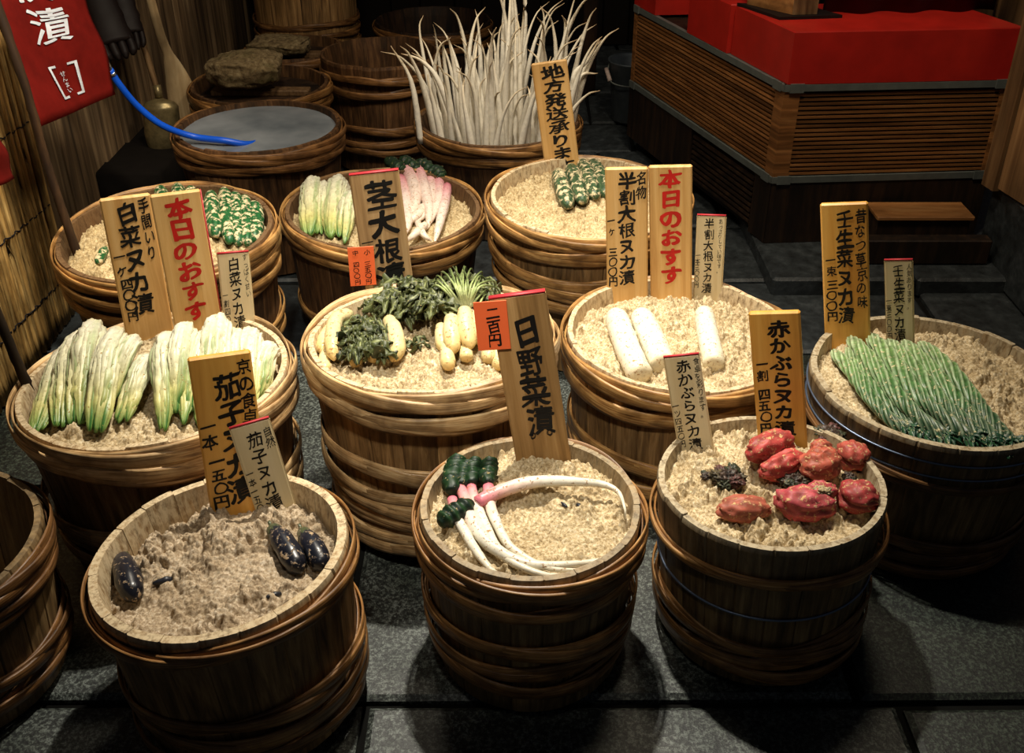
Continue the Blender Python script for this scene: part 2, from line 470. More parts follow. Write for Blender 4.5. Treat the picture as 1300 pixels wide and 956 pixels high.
# ------------------------------------------------------------------ setting: floor, kerb, walls
rng = random.Random(3)
fl = MB().box(-2.2, 3.2, -.2, 7.0, -.2, -.022).build('floor', M['soil'], loc=(0, 0, -.022)); tag(fl, kind='structure')
fl_loc = Vector((0, 0, -.022))
xs_rows = []
y = .1; row = 0
while y < 6.9:
    front = y < 2.2
    h = rng.uniform(.62, .72) if front else rng.uniform(.36, .52)
    x = -2.15 - rng.uniform(0, .4)
    while x < 3.1:
        w = rng.uniform(.85, 1.15) if front else rng.uniform(.4, .8)
        g = .008
        q = [(x + g, y + g), (x + w - g, y + g + rng.uniform(0, .012)), (x + w - g, y + h - g), (x + g, y + h - g - rng.uniform(0, .012))]
        if not front: q = [(a + rng.uniform(-.02, .02) * .4, b + rng.uniform(-.02, .02) * .4) for a, b in q]
        zt = rng.uniform(-.004, 0.0) if front else rng.uniform(-.012, 0.0); ins = .012
        cx = sum(a for a, _ in q) / 4; cy = sum(b for _, b in q) / 4
        v = [(a, b, -.06) for a, b in q] + [(a, b, zt - .008) for a, b in q] + [(a + math.copysign(ins, cx - a), b + math.copysign(ins, cy - b), zt) for a, b in q]
        f = [(8, 9, 10, 11)] + [(i, (i + 1) % 4, 4 + (i + 1) % 4, 4 + i) for i in range(4)] + [(4 + i, 4 + (i + 1) % 4, 8 + (i + 1) % 4, 8 + i) for i in range(4)]
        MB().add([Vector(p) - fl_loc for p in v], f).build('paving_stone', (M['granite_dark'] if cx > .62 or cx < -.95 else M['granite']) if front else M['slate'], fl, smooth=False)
        x += w
    y += h; row += 1

# raised stone kerb under the counter at the right
kerb = empty('trim_1', (1.6, 3.5, 0)); tag(kerb, kind='structure')
kx = .93
for w in (.52, .66, .58, .7):
    MB().box(kx - 1.6 + .003, kx + w - 1.6 - .003, 3.25 - 3.5, 5.1 - 3.5, -.02, .06 - rng.uniform(0, .005), b=.01).build('kerb_stone', M['slate'], kerb, smooth=False)
    kx += w

# left wall of weathered vertical planks
wl = MB().box(-1.86, -1.80, .9, 6.6, 0, 2.6).build('wall_left', M['void'], loc=(-1.83, 3.7, 0)); tag(wl, kind='structure')
yy = 1.0; wloc = Vector((-1.83, 3.7, 0))
while yy < 6.45:
    w = rng.uniform(.13, .27); d = rng.uniform(-.012, .012); xl = -1.745 + (yy - 1.6) * .03
    MB().box(-1.80 - wloc.x, xl + d - wloc.x, yy - wloc.y + .004, yy + w - .004 - wloc.y, 0.0, 2.6, b=.006).build('plank', M['plank'], wl, smooth=False)
    yy += w
sill = MB().box(-1.70, -1.42, 3.9, 5.0, 0, .2, b=.01).build('trim_2', M['void'], loc=(-1.56, 4.4, 0)); tag(sill, kind='structure')

wb = MB().box(-2.2, 3.2, 6.62, 6.7, 0, 2.6).build('wall_back', M['void'], loc=(0, 6.66, 0)); tag(wb, kind='structure')
xx = -1.6
while xx < 3.1:
    w = rng.uniform(.16, .26)
    MB().box(xx + .004, xx + w - .004, -.06, -.035 + rng.uniform(-.008, .008), 0, 2.6, b=.005).build('plank', M['void'], wb, smooth=False); xx += w

# right wall: plank-faced post standing on a stone base, a second post behind the counter
p1 = Vector((1.716, 3.50, 0)); p2 = Vector((1.90, 2.55, 0)); dv = (p2 - p1).normalized(); nv = Vector((-dv.y, dv.x, 0))
wr = empty('wall_right', p1); tag(wr, kind='structure')
a = 0
for w in (.075, .16, .2, .22, .2):
    t = rng.uniform(-.008, .008); mb = MB()
    q = [dv * (a + .002) - Vector((dv.y, -dv.x, 0)) * 0, dv * (a + w - .002)]
    th = Vector((.11 + t, .02, 0)); of = Vector((t, 0, 0)); zb = .325 + rng.uniform(-.012, .012)
    vv = [q[0] + of, q[1] + of, q[1] + th, q[0] + th]
    mb.add([(p.x, p.y, zb) for p in vv] + [(p.x, p.y, 2.3) for p in vv], [(0, 1, 2, 3), (4, 5, 6, 7)] + [(i, (i + 1) % 4, 4 + (i + 1) % 4, 4 + i) for i in range(4)])
    mb.build('plank', M['plank_warm'], wr, smooth=False); a += w
MB().box(.05, .5, -.95, .02, 0, .33, b=.012).build('base_stone', M['slate'], wr, smooth=False)
wp = empty('wall_right_post', (1.93, 4.25, 0)); tag(wp, kind='structure')
MB().box(-.1, .0, -.07, .07, 0, 2.3, b=.01).build('plank', M['plank_warm'], wp, smooth=False)
MB().box(.004, .16, -.07, .05, 0, 2.3, b=.01).build('plank', M['plank_warm'], wp, smooth=False)
MB().box(.38, .46, 5.56, 5.64, 0, 2.3, b=.006).build('trim_3', M['dark_wood'], loc=(.42, 5.6, 0)); tag(bpy.data.objects['trim_3'], kind='structure')

# ------------------------------------------------------------------ barrels


def strand(mb, zc, amp, k, ph, w, th, rz, r0, r1, kp, N=108):
    v = []; c = []; f = []
    R = rz(zc); prof = ((-.5, 0), (-.33, .8), (0, 1.0), (.33, .8), (.5, 0), (0, -.35))
    o = random.random() * 7
    for i in range(N):
        a = 2 * math.pi * i / N; s = math.sin(k * a + ph); cs = math.cos(k * a + ph)
        z = zc + amp * cs + .002 * math.sin(2 * a + o); r = rz(z) + r0 + (r1 - r0) * (.5 + .5 * s)
        sl = -amp * k * s / R                                       # slope of the strip along the hoop
        q = 1 / math.hypot(1, sl); wv = w * (1 + .18 * math.sin(kp * a + o))
        for y, t in prof:
            dz = y * wv * q; da = -y * wv * sl * q / R; rr = r + t * th
            v.append((rr * math.cos(a + da), rr * math.sin(a + da), z + dz)); c.append((a * R, y + .5, 0))
    m = len(prof)
    for i in range(N):
        for j in range(m):
            i2 = (i + 1) % N; j2 = (j + 1) % m; f.append((i * m + j, i2 * m + j, i2 * m + j2, i * m + j2))
    mb.add(v, f, c)


class Tub: pass


TUBS = {}


def tub(key, name, label, ctr, R, tilt, ropes, wires=(), mat='stave', bmat='bamboo', drop=.04, mound=.012, bumps=(), n=22, taper=.30, thick=.020,
        rope_w=.034, rope_a=.011, height=None, pal=1.0, group=None, cat='barrel', k=2, nstr=3):
    a, b = tilt; nrm = Vector((-a, -b, 1)).normalized(); q = Vector((0, 0, 1)).rotation_difference(nrm)
    H = height or (ctr[2] - .004 - R * .75 * math.hypot(a, b)) / nrm.z
    base = Vector(ctr) - nrm * H
    T = Tub(); T.H = H; T.R = R; T.key = key
    Rs = R - .012; rz = lambda z: Rs * (1 - taper * (H - z)) if H - z < .55 else Rs * (1 - taper * .55)
    T.rz = rz; T.root = tag(empty(name, base, q), label, cat, group); T.M = Matrix.Translation(base) @ q.to_matrix().to_4x4(); T.Mi = T.M.inverted()
    T.level = H - drop; T.mound = mound; T.bumps = bumps; T.rin = rz(T.level) - thick; T.q = q
    # staves (one shared mesh)
    da = 2 * math.pi / n; angs = (-.5, -.45, -.15, .15, .45, .5)
    zo = (0, .3 * H, .7 * H, H - .012, H); zi = (H, H - .05, H - .12, 0); v = []; c = []; f = []
    for ai in angs:
        e = .0022 if abs(ai) == .5 else 0; A = ai * da * (1 - .004)
        for z in zo:
            r = rz(z) - e - (.004 if z == H else 0); v.append((r * math.cos(A), r * math.sin(A), z)); c.append((pal if z == H else pal * .15 if z == zo[3] else 0, 0, 0))
        for z in zi:
            r = rz(z) - thick + (.003 if z == H else 0); v.append((r * math.cos(A), r * math.sin(A), z)); c.append((pal * (1 if z == H else .75 if z == zi[1] else .35 if z == zi[2] else 0), 0, 0))
    m = len(zo) + len(zi)
    for i in range(len(angs) - 1):
        for j in range(m):
            j2 = (j + 1) % m; f.append((i * m + j, (i + 1) * m + j, (i + 1) * m + j2, i * m + j2))
    f.append(tuple(range(m))); f.append(tuple((len(angs) - 1) * m + j for j in range(m)))
    me = MB().add(v, f, c).mesh('stave', M[mat], False)
    for i in range(n):
        o = bpy.data.objects.new('stave', me); COL.objects.link(o); o.parent = T.root; o.rotation_euler = (0, 0, i * da + .1)
        s = 1 + random.uniform(-.006, .004); o.scale = (s, s, 1 + random.uniform(-.008, .004))
    # twisted bamboo hoops: every strip is a part
    for off in ropes:
        aw = rope_a; ww = rope_w
        if isinstance(off, tuple): off, aw, ww = off
        p0 = random.uniform(0, 6.28)
        for j in range(nstr):
            kk = (k, k + 1, max(1, k - 1))[j % 3] if off > .06 else k
            mb = MB(); strand(mb, H - off + random.uniform(-.003, .003), aw * random.uniform(.9, 1.25), kk, p0 + 2 * math.pi * j / nstr + random.uniform(-.4, .4), ww * random.uniform(.68, .98), .004, rz, .001 + .0015 * j, .016, random.choice((2, 3, 5)))
            mb.build('bamboo_strip', M[bmat], T.root)
    for off in wires:
        mb = MB(); N = 96; vv = []; ff = []
        for i in range(N):
            A = 2 * math.pi * i / N; r = rz(H - off) + .0025
            for j in range(6):
                B = j * math.pi / 3; vv.append(((r + .0028 * math.cos(B)) * math.cos(A), (r + .0028 * math.cos(B)) * math.sin(A), H - off + .0028 * math.sin(B)))
        for i in range(N):
            for j in range(6): ff.append((i * 6 + j, (i + 1) % N * 6 + j, (i + 1) % N * 6 + (j + 1) % 6, i * 6 + (j + 1) % 6))
        o = mb.add(vv, ff).build('wire_hoop', M['steel_wire'], T.root); o['label'] = 'thin steel wire hoop'
    # bottom board
    mb = MB(); lathe(mb, [(rz(.02) - thick - .001, .02), (rz(.045) - thick - .001, .045)], 32); mb.build('bottom_board', M[mat], T.root, smooth=False)
    TUBS[key] = T; return T


def hb(T, x, y):
    r2 = (x * x + y * y) / (T.R * T.R)
    z = T.level + T.mound * (1 - r2)
    for bx, by, br, bh in T.bumps: z += bh * math.exp(-((x - bx) ** 2 + (y - by) ** 2) / (br * br))
    return z


def onb(k, px, py, dz=0.0):
    """the point of tub K's bran surface (+dz) that the photograph shows at a pixel"""
    T = TUBS[k]; o = T.Mi @ CAM; d = (T.Mi.to_3x3() @ ray(px, py)); z = T.level
    for _ in range(14):
        p = o + d * ((z - o.z) / d.z); z = hb(T, p.x, p.y) + dz
    return T.M @ p


# ---- rice bran: crumbly displaced surface
def h2(i, j, s):
    x = np.sin(i * 127.1 + j * 311.7 + s * 74.7) * 43758.5453; return x - np.floor(x)


def vn(x, y, s):
    i = np.floor(x); j = np.floor(y); u = x - i; w = y - j; u = u * u * (3 - 2 * u); w = w * w * (3 - 2 * w)
    return (h2(i, j, s) * (1 - u) + h2(i + 1, j, s) * u) * (1 - w) + (h2(i, j + 1, s) * (1 - u) + h2(i + 1, j + 1, s) * u) * w


def fbm(x, y, s, o=4):
    t = 0; a = .5
    for k in range(o): t = t + a * (vn(x, y, s + k) - .5); x = x * 2.03 + 1.7; y = y * 2.03 - 3.1; a *= .5
    return t


def crumbs(x, y, s):
    """dome-shaped lumps of varied size on a jittered grid, cells of size 1"""
    i = np.floor(x); j = np.floor(y); best = np.zeros_like(x)
    for a in (-1, 0, 1):
        for b in (-1, 0, 1):
            cx = i + a + h2(i + a, j + b, s); cy = j + b + h2(i + a, j + b, s + 9); r = .28 + .5 * h2(i + a, j + b, s + 17)
            d = ((x - cx) ** 2 + (y - cy) ** 2) / (r * r); best = np.maximum(best, np.sqrt(np.maximum(0, 1 - d)) * r)
    return best


def bran(k, label, mat='bran', rough=1.0, seed=1, step=.0024, lump=1.0):
    T = TUBS[k]; R = T.rin + .006; n = int(R / step) + 1
    g = np.arange(-n, n + 1) * step; X, Y = np.meshgrid(g, g); X = X + (h2(X * 999, Y * 777, 3) - .5) * step * .5; Y = Y + (h2(X * 555, Y * 333, 5) - .5) * step * .5
    r = np.hypot(X, Y); Z = T.level + T.mound * (1 - (r / T.R) ** 2)
    for bx, by, br, bh in T.bumps: Z = Z + bh * np.exp(-((X - bx) ** 2 + (Y - by) ** 2) / (br * br))
    s = seed * 13.0; wx = X + .01 * fbm(X / .03, Y / .03, s + 40, 2); wy = Y + .01 * fbm(X / .03, Y / .03, s + 50, 2)
    mask = np.clip(fbm(X / .07, Y / .07, s + 3) * 4 + .6, .12, 1)
    Z = Z + .022 * lump * fbm(X / .085, Y / .085, s) + .012 * lump * fbm(X / .03, Y / .03, s + 7)
    Z = Z + rough * mask * (.021 * crumbs(wx / .026, wy / .026, s + 1) + .0155 * crumbs(wx / .0135, wy / .0135, s + 2)) + rough * (.5 + .5 * mask) * (.0085 * crumbs(wx / .0085, wy / .0085, s + 5) + .005 * crumbs(wx / .0058, wy / .0058, s + 6))
    Z = Z - rough * .0175
    edge = np.clip((R - r) / .035, 0, 1); Z = Z - (1 - edge) ** 2 * .012
    ok = r < R; idx = -np.ones(X.shape, int); idx[ok] = np.arange(ok.sum())
    q = np.stack([idx[:-1, :-1], idx[:-1, 1:], idx[1:, 1:], idx[1:, :-1]], -1).reshape(-1, 4); q = q[(q >= 0).all(1)]
    V = np.stack([X[ok], Y[ok], Z[ok] - T.level], -1)
    me = bpy.data.meshes.new('rice_bran'); me.vertices.add(len(V)); me.vertices.foreach_set('co', V.astype(np.float32).ravel())
    me.loops.add(q.size); me.loops.foreach_set('vertex_index', q.astype(np.int32).ravel()); me.polygons.add(len(q))
    me.polygons.foreach_set('loop_start', np.arange(0, q.size, 4, dtype=np.int32)); me.polygons.foreach_set('use_smooth', np.ones(len(q), bool))
    me.update(calc_edges=True); me.materials.append(M[mat])
    o = bpy.data.objects.new('rice_bran', me); COL.objects.link(o); o.rotation_mode = 'QUATERNION'; o.rotation_quaternion = T.q; o.location = T.M @ Vector((0, 0, T.level))
    tag(o, label, 'rice bran', 'rice bran filling the barrels', 'stuff'); return o


NB = 'pickle_barrel'
GB = 'pickle barrels'
tub('A', NB, 'front left barrel with whitish rim, grey bran and dark eggplants', (-.561, 1.480, .399), .259, (.07, -.03),
    [(.036, .008, .027), .235, .285, .335], mat='stave', bmat='bamboo_orange', drop=.062, mound=.03, bumps=((.02, .09, .1, .018),), thick=.024, group=GB)
tub('B', NB, 'front middle barrel holding pink-necked long white roots', (.037, 1.615, .40), .238, (0, .01),
    [.036, .082, .215, .262, .31], mat='stave_dark', bmat='bamboo_orange', drop=.026, mound=.012, bumps=((.03, .12, .09, .018),), pal=.55, group=GB)
tub('C', NB, 'front right barrel of dark staves holding red turnips', (.542, 1.694, .40), .249, (.03, -.03),
    [(.09, .007, .026), .262, .305, .35], (.185,), mat='stave_dark', bmat='bamboo_orange', drop=.026, mound=.012, bumps=((0, .1, .1, .012),), group=GB)
tub('D', NB, 'central barrel with broad pale hoops holding small white radishes and leafy greens', (-.196, 2.121, .50), .306, (.02, -.07),
    [.024, .077, .235, .282, .332, .38, .425, .462], mat='stave', bmat='bamboo_pale', drop=.045, mound=.025, bumps=((.02, .12, .12, .03),), rope_w=.042, rope_a=.014, group=GB)
tub('E', NB, 'barrel holding three thick halved white radishes and a red-lettered sign', (.439, 2.307, .40), .310, (0, 0),
    [.028, .082, .27, .32], mat='stave', bmat='bamboo', drop=.036, mound=.014, bumps=((0, .18, .12, .015),), rope_w=.042, rope_a=.014, group=GB)
tub('F', NB, 'right-hand barrel bound with thin steel wires holding twisted green stems', (1.022, 2.069, .41), .310, (-.01, .01),
    [(.105, .007, .024), .29, .33, .37], (.045, .085), mat='stave_dark', bmat='bamboo_dark', drop=.03, mound=.015, thick=.022, bumps=((.12, .12, .1, .018),), group=GB)
tub('G', NB, 'left barrel with pale hoops heaped with white cabbage wedges', (-.834, 2.013, .45), .322, (.04, -.04),
    [.024, .072, .25, .30, .345], mat='stave', bmat='bamboo_pale', drop=.045, mound=.02, bumps=((0, .16, .16, .05), (-.1, .02, .1, .015)), rope_w=.042, rope_a=.014, group=GB)
tub('H', NB, 'back left barrel beside the reed screen holding bran-coated green cucumbers', (-1.003, 2.712, .50), .320, (.02, .05),
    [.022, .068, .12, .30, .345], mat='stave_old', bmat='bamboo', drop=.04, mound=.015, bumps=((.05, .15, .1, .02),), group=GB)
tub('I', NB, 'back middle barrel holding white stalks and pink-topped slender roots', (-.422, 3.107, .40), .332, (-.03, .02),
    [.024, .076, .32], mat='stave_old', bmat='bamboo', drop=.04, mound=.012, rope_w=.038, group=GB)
tub('J', NB, 'back right barrel with stacked hoops holding four green cucumbers in bran', (.240, 2.966, .50), .322, (-.01, .02),
    [.024, .075, .15, .195, .245, .36], mat='stave', bmat='bamboo', drop=.04, mound=.018, rope_w=.038, group=GB)
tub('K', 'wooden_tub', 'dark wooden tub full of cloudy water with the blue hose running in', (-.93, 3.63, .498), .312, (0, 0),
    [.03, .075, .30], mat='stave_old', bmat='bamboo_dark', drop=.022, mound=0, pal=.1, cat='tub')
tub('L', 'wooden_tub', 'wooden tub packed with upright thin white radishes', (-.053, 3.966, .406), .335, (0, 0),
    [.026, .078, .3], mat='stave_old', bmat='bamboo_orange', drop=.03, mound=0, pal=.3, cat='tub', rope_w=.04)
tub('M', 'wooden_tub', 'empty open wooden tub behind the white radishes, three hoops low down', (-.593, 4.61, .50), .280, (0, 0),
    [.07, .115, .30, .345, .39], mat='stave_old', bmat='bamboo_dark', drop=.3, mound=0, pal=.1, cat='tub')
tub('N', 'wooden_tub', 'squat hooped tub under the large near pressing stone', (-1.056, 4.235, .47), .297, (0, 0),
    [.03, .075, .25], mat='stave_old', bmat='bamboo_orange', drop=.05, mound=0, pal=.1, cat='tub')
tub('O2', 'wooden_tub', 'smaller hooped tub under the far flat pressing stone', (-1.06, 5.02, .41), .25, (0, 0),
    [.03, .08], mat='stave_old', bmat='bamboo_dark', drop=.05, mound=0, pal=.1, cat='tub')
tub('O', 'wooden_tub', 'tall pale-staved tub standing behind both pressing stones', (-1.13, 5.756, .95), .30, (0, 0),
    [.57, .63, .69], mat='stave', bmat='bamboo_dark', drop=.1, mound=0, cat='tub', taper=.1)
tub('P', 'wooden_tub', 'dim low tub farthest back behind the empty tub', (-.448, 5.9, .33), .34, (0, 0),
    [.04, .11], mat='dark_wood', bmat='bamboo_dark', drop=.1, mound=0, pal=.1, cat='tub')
q0 = atz(-112, 690, .36)
tub('Q', 'wooden_tub', 'shadowed tub cut off at the left edge in front of the cabbage barrel', (q0.x, q0.y, .36), .255, (0, 0),
    [.03, .075, .24, .29], mat='stave_dark', bmat='bamboo_dark', drop=.05, mound=0, pal=.2, cat='tub')

bran('A', 'greyish lumpy bran around the dark eggplants', 'bran_grey', 1.15, 1, lump=1.25)
bran('B', 'bran under the long pink-necked white roots', 'bran', 1.0, 2)
bran('C', 'crumbly yellowish bran under the red turnips', 'bran', 1.15, 3)
bran('D', 'bran beneath the small white radishes and leafy greens', 'bran', 1.05, 4)
bran('E', 'pale bran with three halved radishes half sunk in it', 'bran', 1.1, 5)
bran('F', 'wide stretch of bran beside the twisted green stems', 'bran', 1.1, 6)
bran('G', 'bran showing between and below the cabbage wedges', 'bran', 1.0, 7)
bran('H', 'bran around the coated cucumbers by the reed screen', 'bran_back', 1.0, 8, .0034)
bran('I', 'bran under the white stalks and pink-topped roots', 'bran_back', 1.0, 9, .0034)
bran('J', 'bran with green cucumbers behind the tall shipping sign', 'bran_back', 1.0, 10, .0034)

# ------------------------------------------------------------------ lettering
_glyph = {}


def glyph(ch, weight):
    key = ch
    if key not in _glyph:
        cu = bpy.data.curves.new('t', 'FONT'); cu.body = ch; cu.size = 1; cu.resolution_u = 3
        o = bpy.data.objects.new('t', cu); COL.objects.link(o)
        dg = bpy.context.evaluated_depsgraph_get(); me = bpy.data.meshes.new_from_object(o.evaluated_get(dg))
        v = np.array([tuple(x.co) for x in me.vertices]).reshape(-1, 3); f = [tuple(p.vertices) for p in me.polygons]
        bpy.data.objects.remove(o); bpy.data.curves.remove(cu); bpy.data.meshes.remove(me)
        if len(v): v = v - np.array([.5, .38, 0])
        _glyph[key] = (v, f)
    return _glyph[key]


def letter(mb, ch, x, z, sx, sz, y, weight, rnd, rot=0.0):
    v, f = glyph(ch, weight)
    if ch in '漬菜野根割茎茄壬京食卓承送': weight *= .62
    if len(v) == 0: return
    ph = rnd.random() * 50; a = rot + rnd.uniform(-.05, .05); ca, sa = math.cos(a), math.sin(a); k = rnd.uniform(.93, 1.07)
    sh = [(0, 0)] if weight <= 0 else [(1.25 * weight * math.cos(q * 1.0472 + .6) * 1.15, 1.25 * weight * math.sin(q * 1.0472 + .6)) for q in range(6)]
    for q, (ox, oy) in enumerate(sh): _letter1(mb, v, f, x, y - .00004 * q, z, sx, sz, ca, sa, k, ph, ox, oy)


def _letter1(mb, v, f, x, y, z, sx, sz, ca, sa, k, ph, ox, oy):
    out = []
    for gx, gy, _ in v:
        gx += ox; gy += oy
        wx = .03 * math.sin(gy * 7 + ph) + .018 * math.sin(gx * 11 + gy * 5 + ph * 2); wy = .03 * math.sin(gx * 6 + ph * 1.3) + .10 * gx + .015 * math.sin(gy * 12 + ph)
        gx, gy = gx + wx, gy + wy; X = (gx * ca - gy * sa) * sx * k; Z = (gx * sa + gy * ca) * sz * k; out.append((x + X, y, z + Z))
    mb.add(out, f)


def sign(name, label, cat, TL, TR, BR, BL, base, mat, cols, thick=.016, lean=6, edge=None, bury=.06, plane=None, group=None, round_=.004, ext=0.0, stake=None):
    """a flat board: base = its foot in the bran (or a point and normal), corner pixels give its face"""
    if plane: P0, n = plane
    else:
        P0 = base; hz = Vector((CAM.x - P0.x, CAM.y - P0.y, 0)).normalized(); L = math.radians(lean)
        n = (hz * math.cos(L) + Vector((0, 0, 1)) * math.sin(L)).normalized()
    c = [atplane(*p, P0, n) for p in (TL, TR, BR, BL)]
    up = ((c[0] + c[1]) - (c[2] + c[3])).normalized(); side = ((c[1] + c[2]) - (c[0] + c[3])); side = (side - up * side.dot(up)).normalized()
    W = ((c[1] - c[0]).length + (c[2] - c[3]).length) / 2; Hh = (((c[0] + c[1]) - (c[2] + c[3])) / 2).length
    ctr_b = (c[2] + c[3]) / 2; y = up.cross(side)                      # local: x side, y into the board's back, z up
    R3 = Matrix((side, y, up)).transposed(); q = R3.to_quaternion()
    if plane is None: ctr_b = ctr_b - y * 0
    root = empty(name, ctr_b, q); tag(root, label, cat, group)
    bo = MB().box(-W / 2, W / 2, 0, thick, -bury, Hh, b=round_).build('board' if cat != 'price card' else 'card', M[mat], root, smooth=False)
    if edge:
        if 't' in edge: MB().box(-W / 2 + .001, W / 2 - .001, -.0006, thick - .001, Hh - .001, Hh + .0022).build('painted_edge', M['red_edge'], bo)['label'] = 'red painted top edge'
        if 'r' in edge: MB().box(W / 2 - .001, W / 2 + .0016, .001, thick - .001, 0, Hh - .002).build('painted_edge', M['red_edge'], bo)['label'] = 'red painted side edge'
    rnd = random.Random(hash(label) % 1000 if False else sum(map(ord, label)))
    inks = {}
    for s, u, v0, v1, w, ink, wt in cols:
        mb = inks.setdefault(ink, MB()); nch = len(s); pitch = (v1 - v0) * Hh / nch
        for i, ch in enumerate(s):
            sz = pitch * (1.0 if not isinstance(wt, tuple) else wt[1]); wgt = wt[0] if isinstance(wt, tuple) else wt
            drift = (u - .5) * W + rnd.uniform(-.015, .015) * W
            letter(mb, ch, drift, Hh - (v0 * Hh + pitch * (i + .5)), w * W, sz, -.0007, wgt, rnd)
    for ink, mb in inks.items():
        if mb.v: mb.build('lettering', M[ink], bo, smooth=False)
    if stake:
        x0, x1, z0 = stake
        MB().box(x0, x1, thick, thick + .012, -z0, Hh * .6, b=.002).build('stake', M['board_old'], root, smooth=False)
    root['_n'] = 0; del root['_n']
    return root, ctr_b, -y


K, RD = 'ink', 'ink_red'
WS = 'wooden_sign'
sign(WS, 'light wooden price sign for cabbage with black brush lettering, leftmost of all', 'sign', (127, 254), (189, 246), (222, 420), (158, 420), onb('G', 190, 424), 'board',
     [('白菜ヌカ漬', .47, .03, .87, .46, K, .028), ('手間いり', .83, .02, .47, .22, K, .014), ('一ヶ', .17, .37, .56, .24, K, .016), ('四〇〇円', .22, .58, .91, .25, K, .022)])
sign(WS, 'wooden sign with red brush lettering standing behind the cabbage wedges', 'sign', (191, 250), (253, 240), (285, 418), (222, 422), onb('G', 253, 422), 'board',
     [('本日のおすす', .5, .03, .92, .52, RD, .032)], edge='r')
sign('wooden_tag', 'small cream cabbage tag beside the red-lettered board over the cabbage barrel', 'sign', (275, 322.5), (316, 319), (325, 414), (285, 417), onb('G', 306, 420), 'tag',
     [('白菜ヌカ漬', .5, .05, 1.03, .38, K, .012), ('すっぱく甘い', .86, .02, .6, .17, K, 0), ('一割四〇〇円', .14, .5, 1.15, .19, K, .004)], thick=.006, edge='t')
sign(WS, 'tall wooden eggplant sign with black brush lettering in the front left barrel', 'sign', (241, 454), (315, 448), (346, 641), (264, 649), onb('A', 305, 640), 'board_honey',
     [('茄子ヌカ漬', .56, .11, .96, .46, K, .03), ('京の食卓', .86, .035, .46, .26, K, .014), ('一本', .17, .38, .58, .26, K, .018), ('一五〇円', .22, .62, .98, .27, K, .022)], edge=None, lean=8)
sign('wooden_tag', 'small cream eggplant tag with red top edge leaning before the tall eggplant sign', 'sign', (291.5, 546.6), (341, 528), (375, 636), (324.5, 650), onb('A', 350, 645), 'tag',
     [('茄子ヌカ漬', .5, .1, 1.05, .42, K, .012), ('自然', .86, .08, .33, .24, K, .002), ('一本一五〇円', .13, .5, 1.12, .19, K, .004)], thick=.006, edge='t', lean=10)
sign(WS, 'greyish wooden sign with four large brush characters in the back of the central barrel', 'sign', (444, 222), (505, 216.5), (527, 363), (464, 374), onb('D', 497, 372), 'board_grey',
     [('茎大根漬', .56, .07, 1.0, .6, K, .034), ('一本', .18, .52, .70, .24, K, .012)], edge='t')
sign('price_card', 'orange price card listing two prices on a wooden stake in the central barrel', 'price card', (441, 315), (474, 312), (478, 361), (445, 364), onb('D', 472, 386), 'card',
     [('小 三五〇円', .72, .07, .97, .26, K, .008), ('中 四〇〇円', .28, .07, .97, .26, K, .008)], thick=.002, bury=0, round_=.0005, stake=(.004, .026, .10))
_, s7b, s7n = sign(WS, 'brown wooden sign with red top edge standing in the front middle barrel', 'sign', (621, 380), (691, 370), (725, 577), (653, 582), onb('B', 690, 580), 'board_old',
     [('日野菜漬', .56, .12, .86, .5, K, .03), ('◎', .40, .83, .885, .13, K, .004), ('◎', .72, .82, .875, .13, K, .004)], edge='t', lean=8)
sign('price_card', 'orange price card of three characters fixed on the left of the brown sign', 'price card', (601, 385), (642, 380.5), (649, 442), (607, 446.6), None, 'card',
     [('二百円', .54, .1, .92, .42, K, .016)], thick=.002, bury=0, round_=.0005, plane=(s7b + s7n * .0055, s7n))
sign(WS, 'wooden halved-radish sign with black brush lettering left of the red-lettered board', 'sign', (768.5, 215), (822, 212), (823, 374), (770, 374), onb('E', 797, 377), 'board',
     [('半割大根ヌカ漬', .5, .03, .92, .42, K, .026), ('名物', .84, .02, .24, .26, K, .014), ('一ヶ', .14, .36, .52, .2, K, .016), ('三〇〇円', .15, .61, .93, .22, K, .022)], lean=3)
sign(WS, 'wooden sign with red brush lettering standing in the halved-radish barrel', 'sign', (824, 212), (878, 209.5), (879, 372), (825, 371), onb('E', 851, 375), 'board',
     [('本日のおすす', .5, .02, .93, .56, RD, .032)], lean=3)
sign('wooden_tag', 'small cream halved-radish tag with red top right of the red-lettered board', 'sign', (885, 274.5), (922, 272.5), (917, 373), (880, 372), onb('E', 898, 374), 'tag',
     [('半割大根ヌカ漬', .45, .03, 1.0, .36, K, .012), ('あっさりしてい味です。', .83, .04, .73, .15, K, 0), ('一本三〇〇円', .1, .47, .93, .17, K, .004)], thick=.006, edge='t', lean=3)
sign('wooden_tag', 'cream turnip tag with red top edge at the left of the red turnips', 'sign', (844, 456), (885.5, 447), (907, 564), (860, 574), onb('C', 884, 570), 'tag',
     [('赤かぶらヌカ漬', .5, .04, 1.02, .42, K, .014), ('食卓を彩ります。', .87, .03, .68, .18, K, 0), ('一ツ四五〇円', .14, .48, .98, .2, K, .004)], thick=.006, edge='t', lean=8)
sign(WS, 'honey-coloured wooden turnip sign with black brush lettering behind the red turnips', 'sign', (950.5, 401), (1015, 392), (1024, 552), (962, 558), onb('C', 993, 556), 'board_honey',
     [('赤かぶらヌカ漬', .58, .06, .99, .44, K, .028), ('一割', .2, .36, .54, .24, K, .018), ('四五〇円', .2, .6, .97, .26, K, .022)], lean=6)
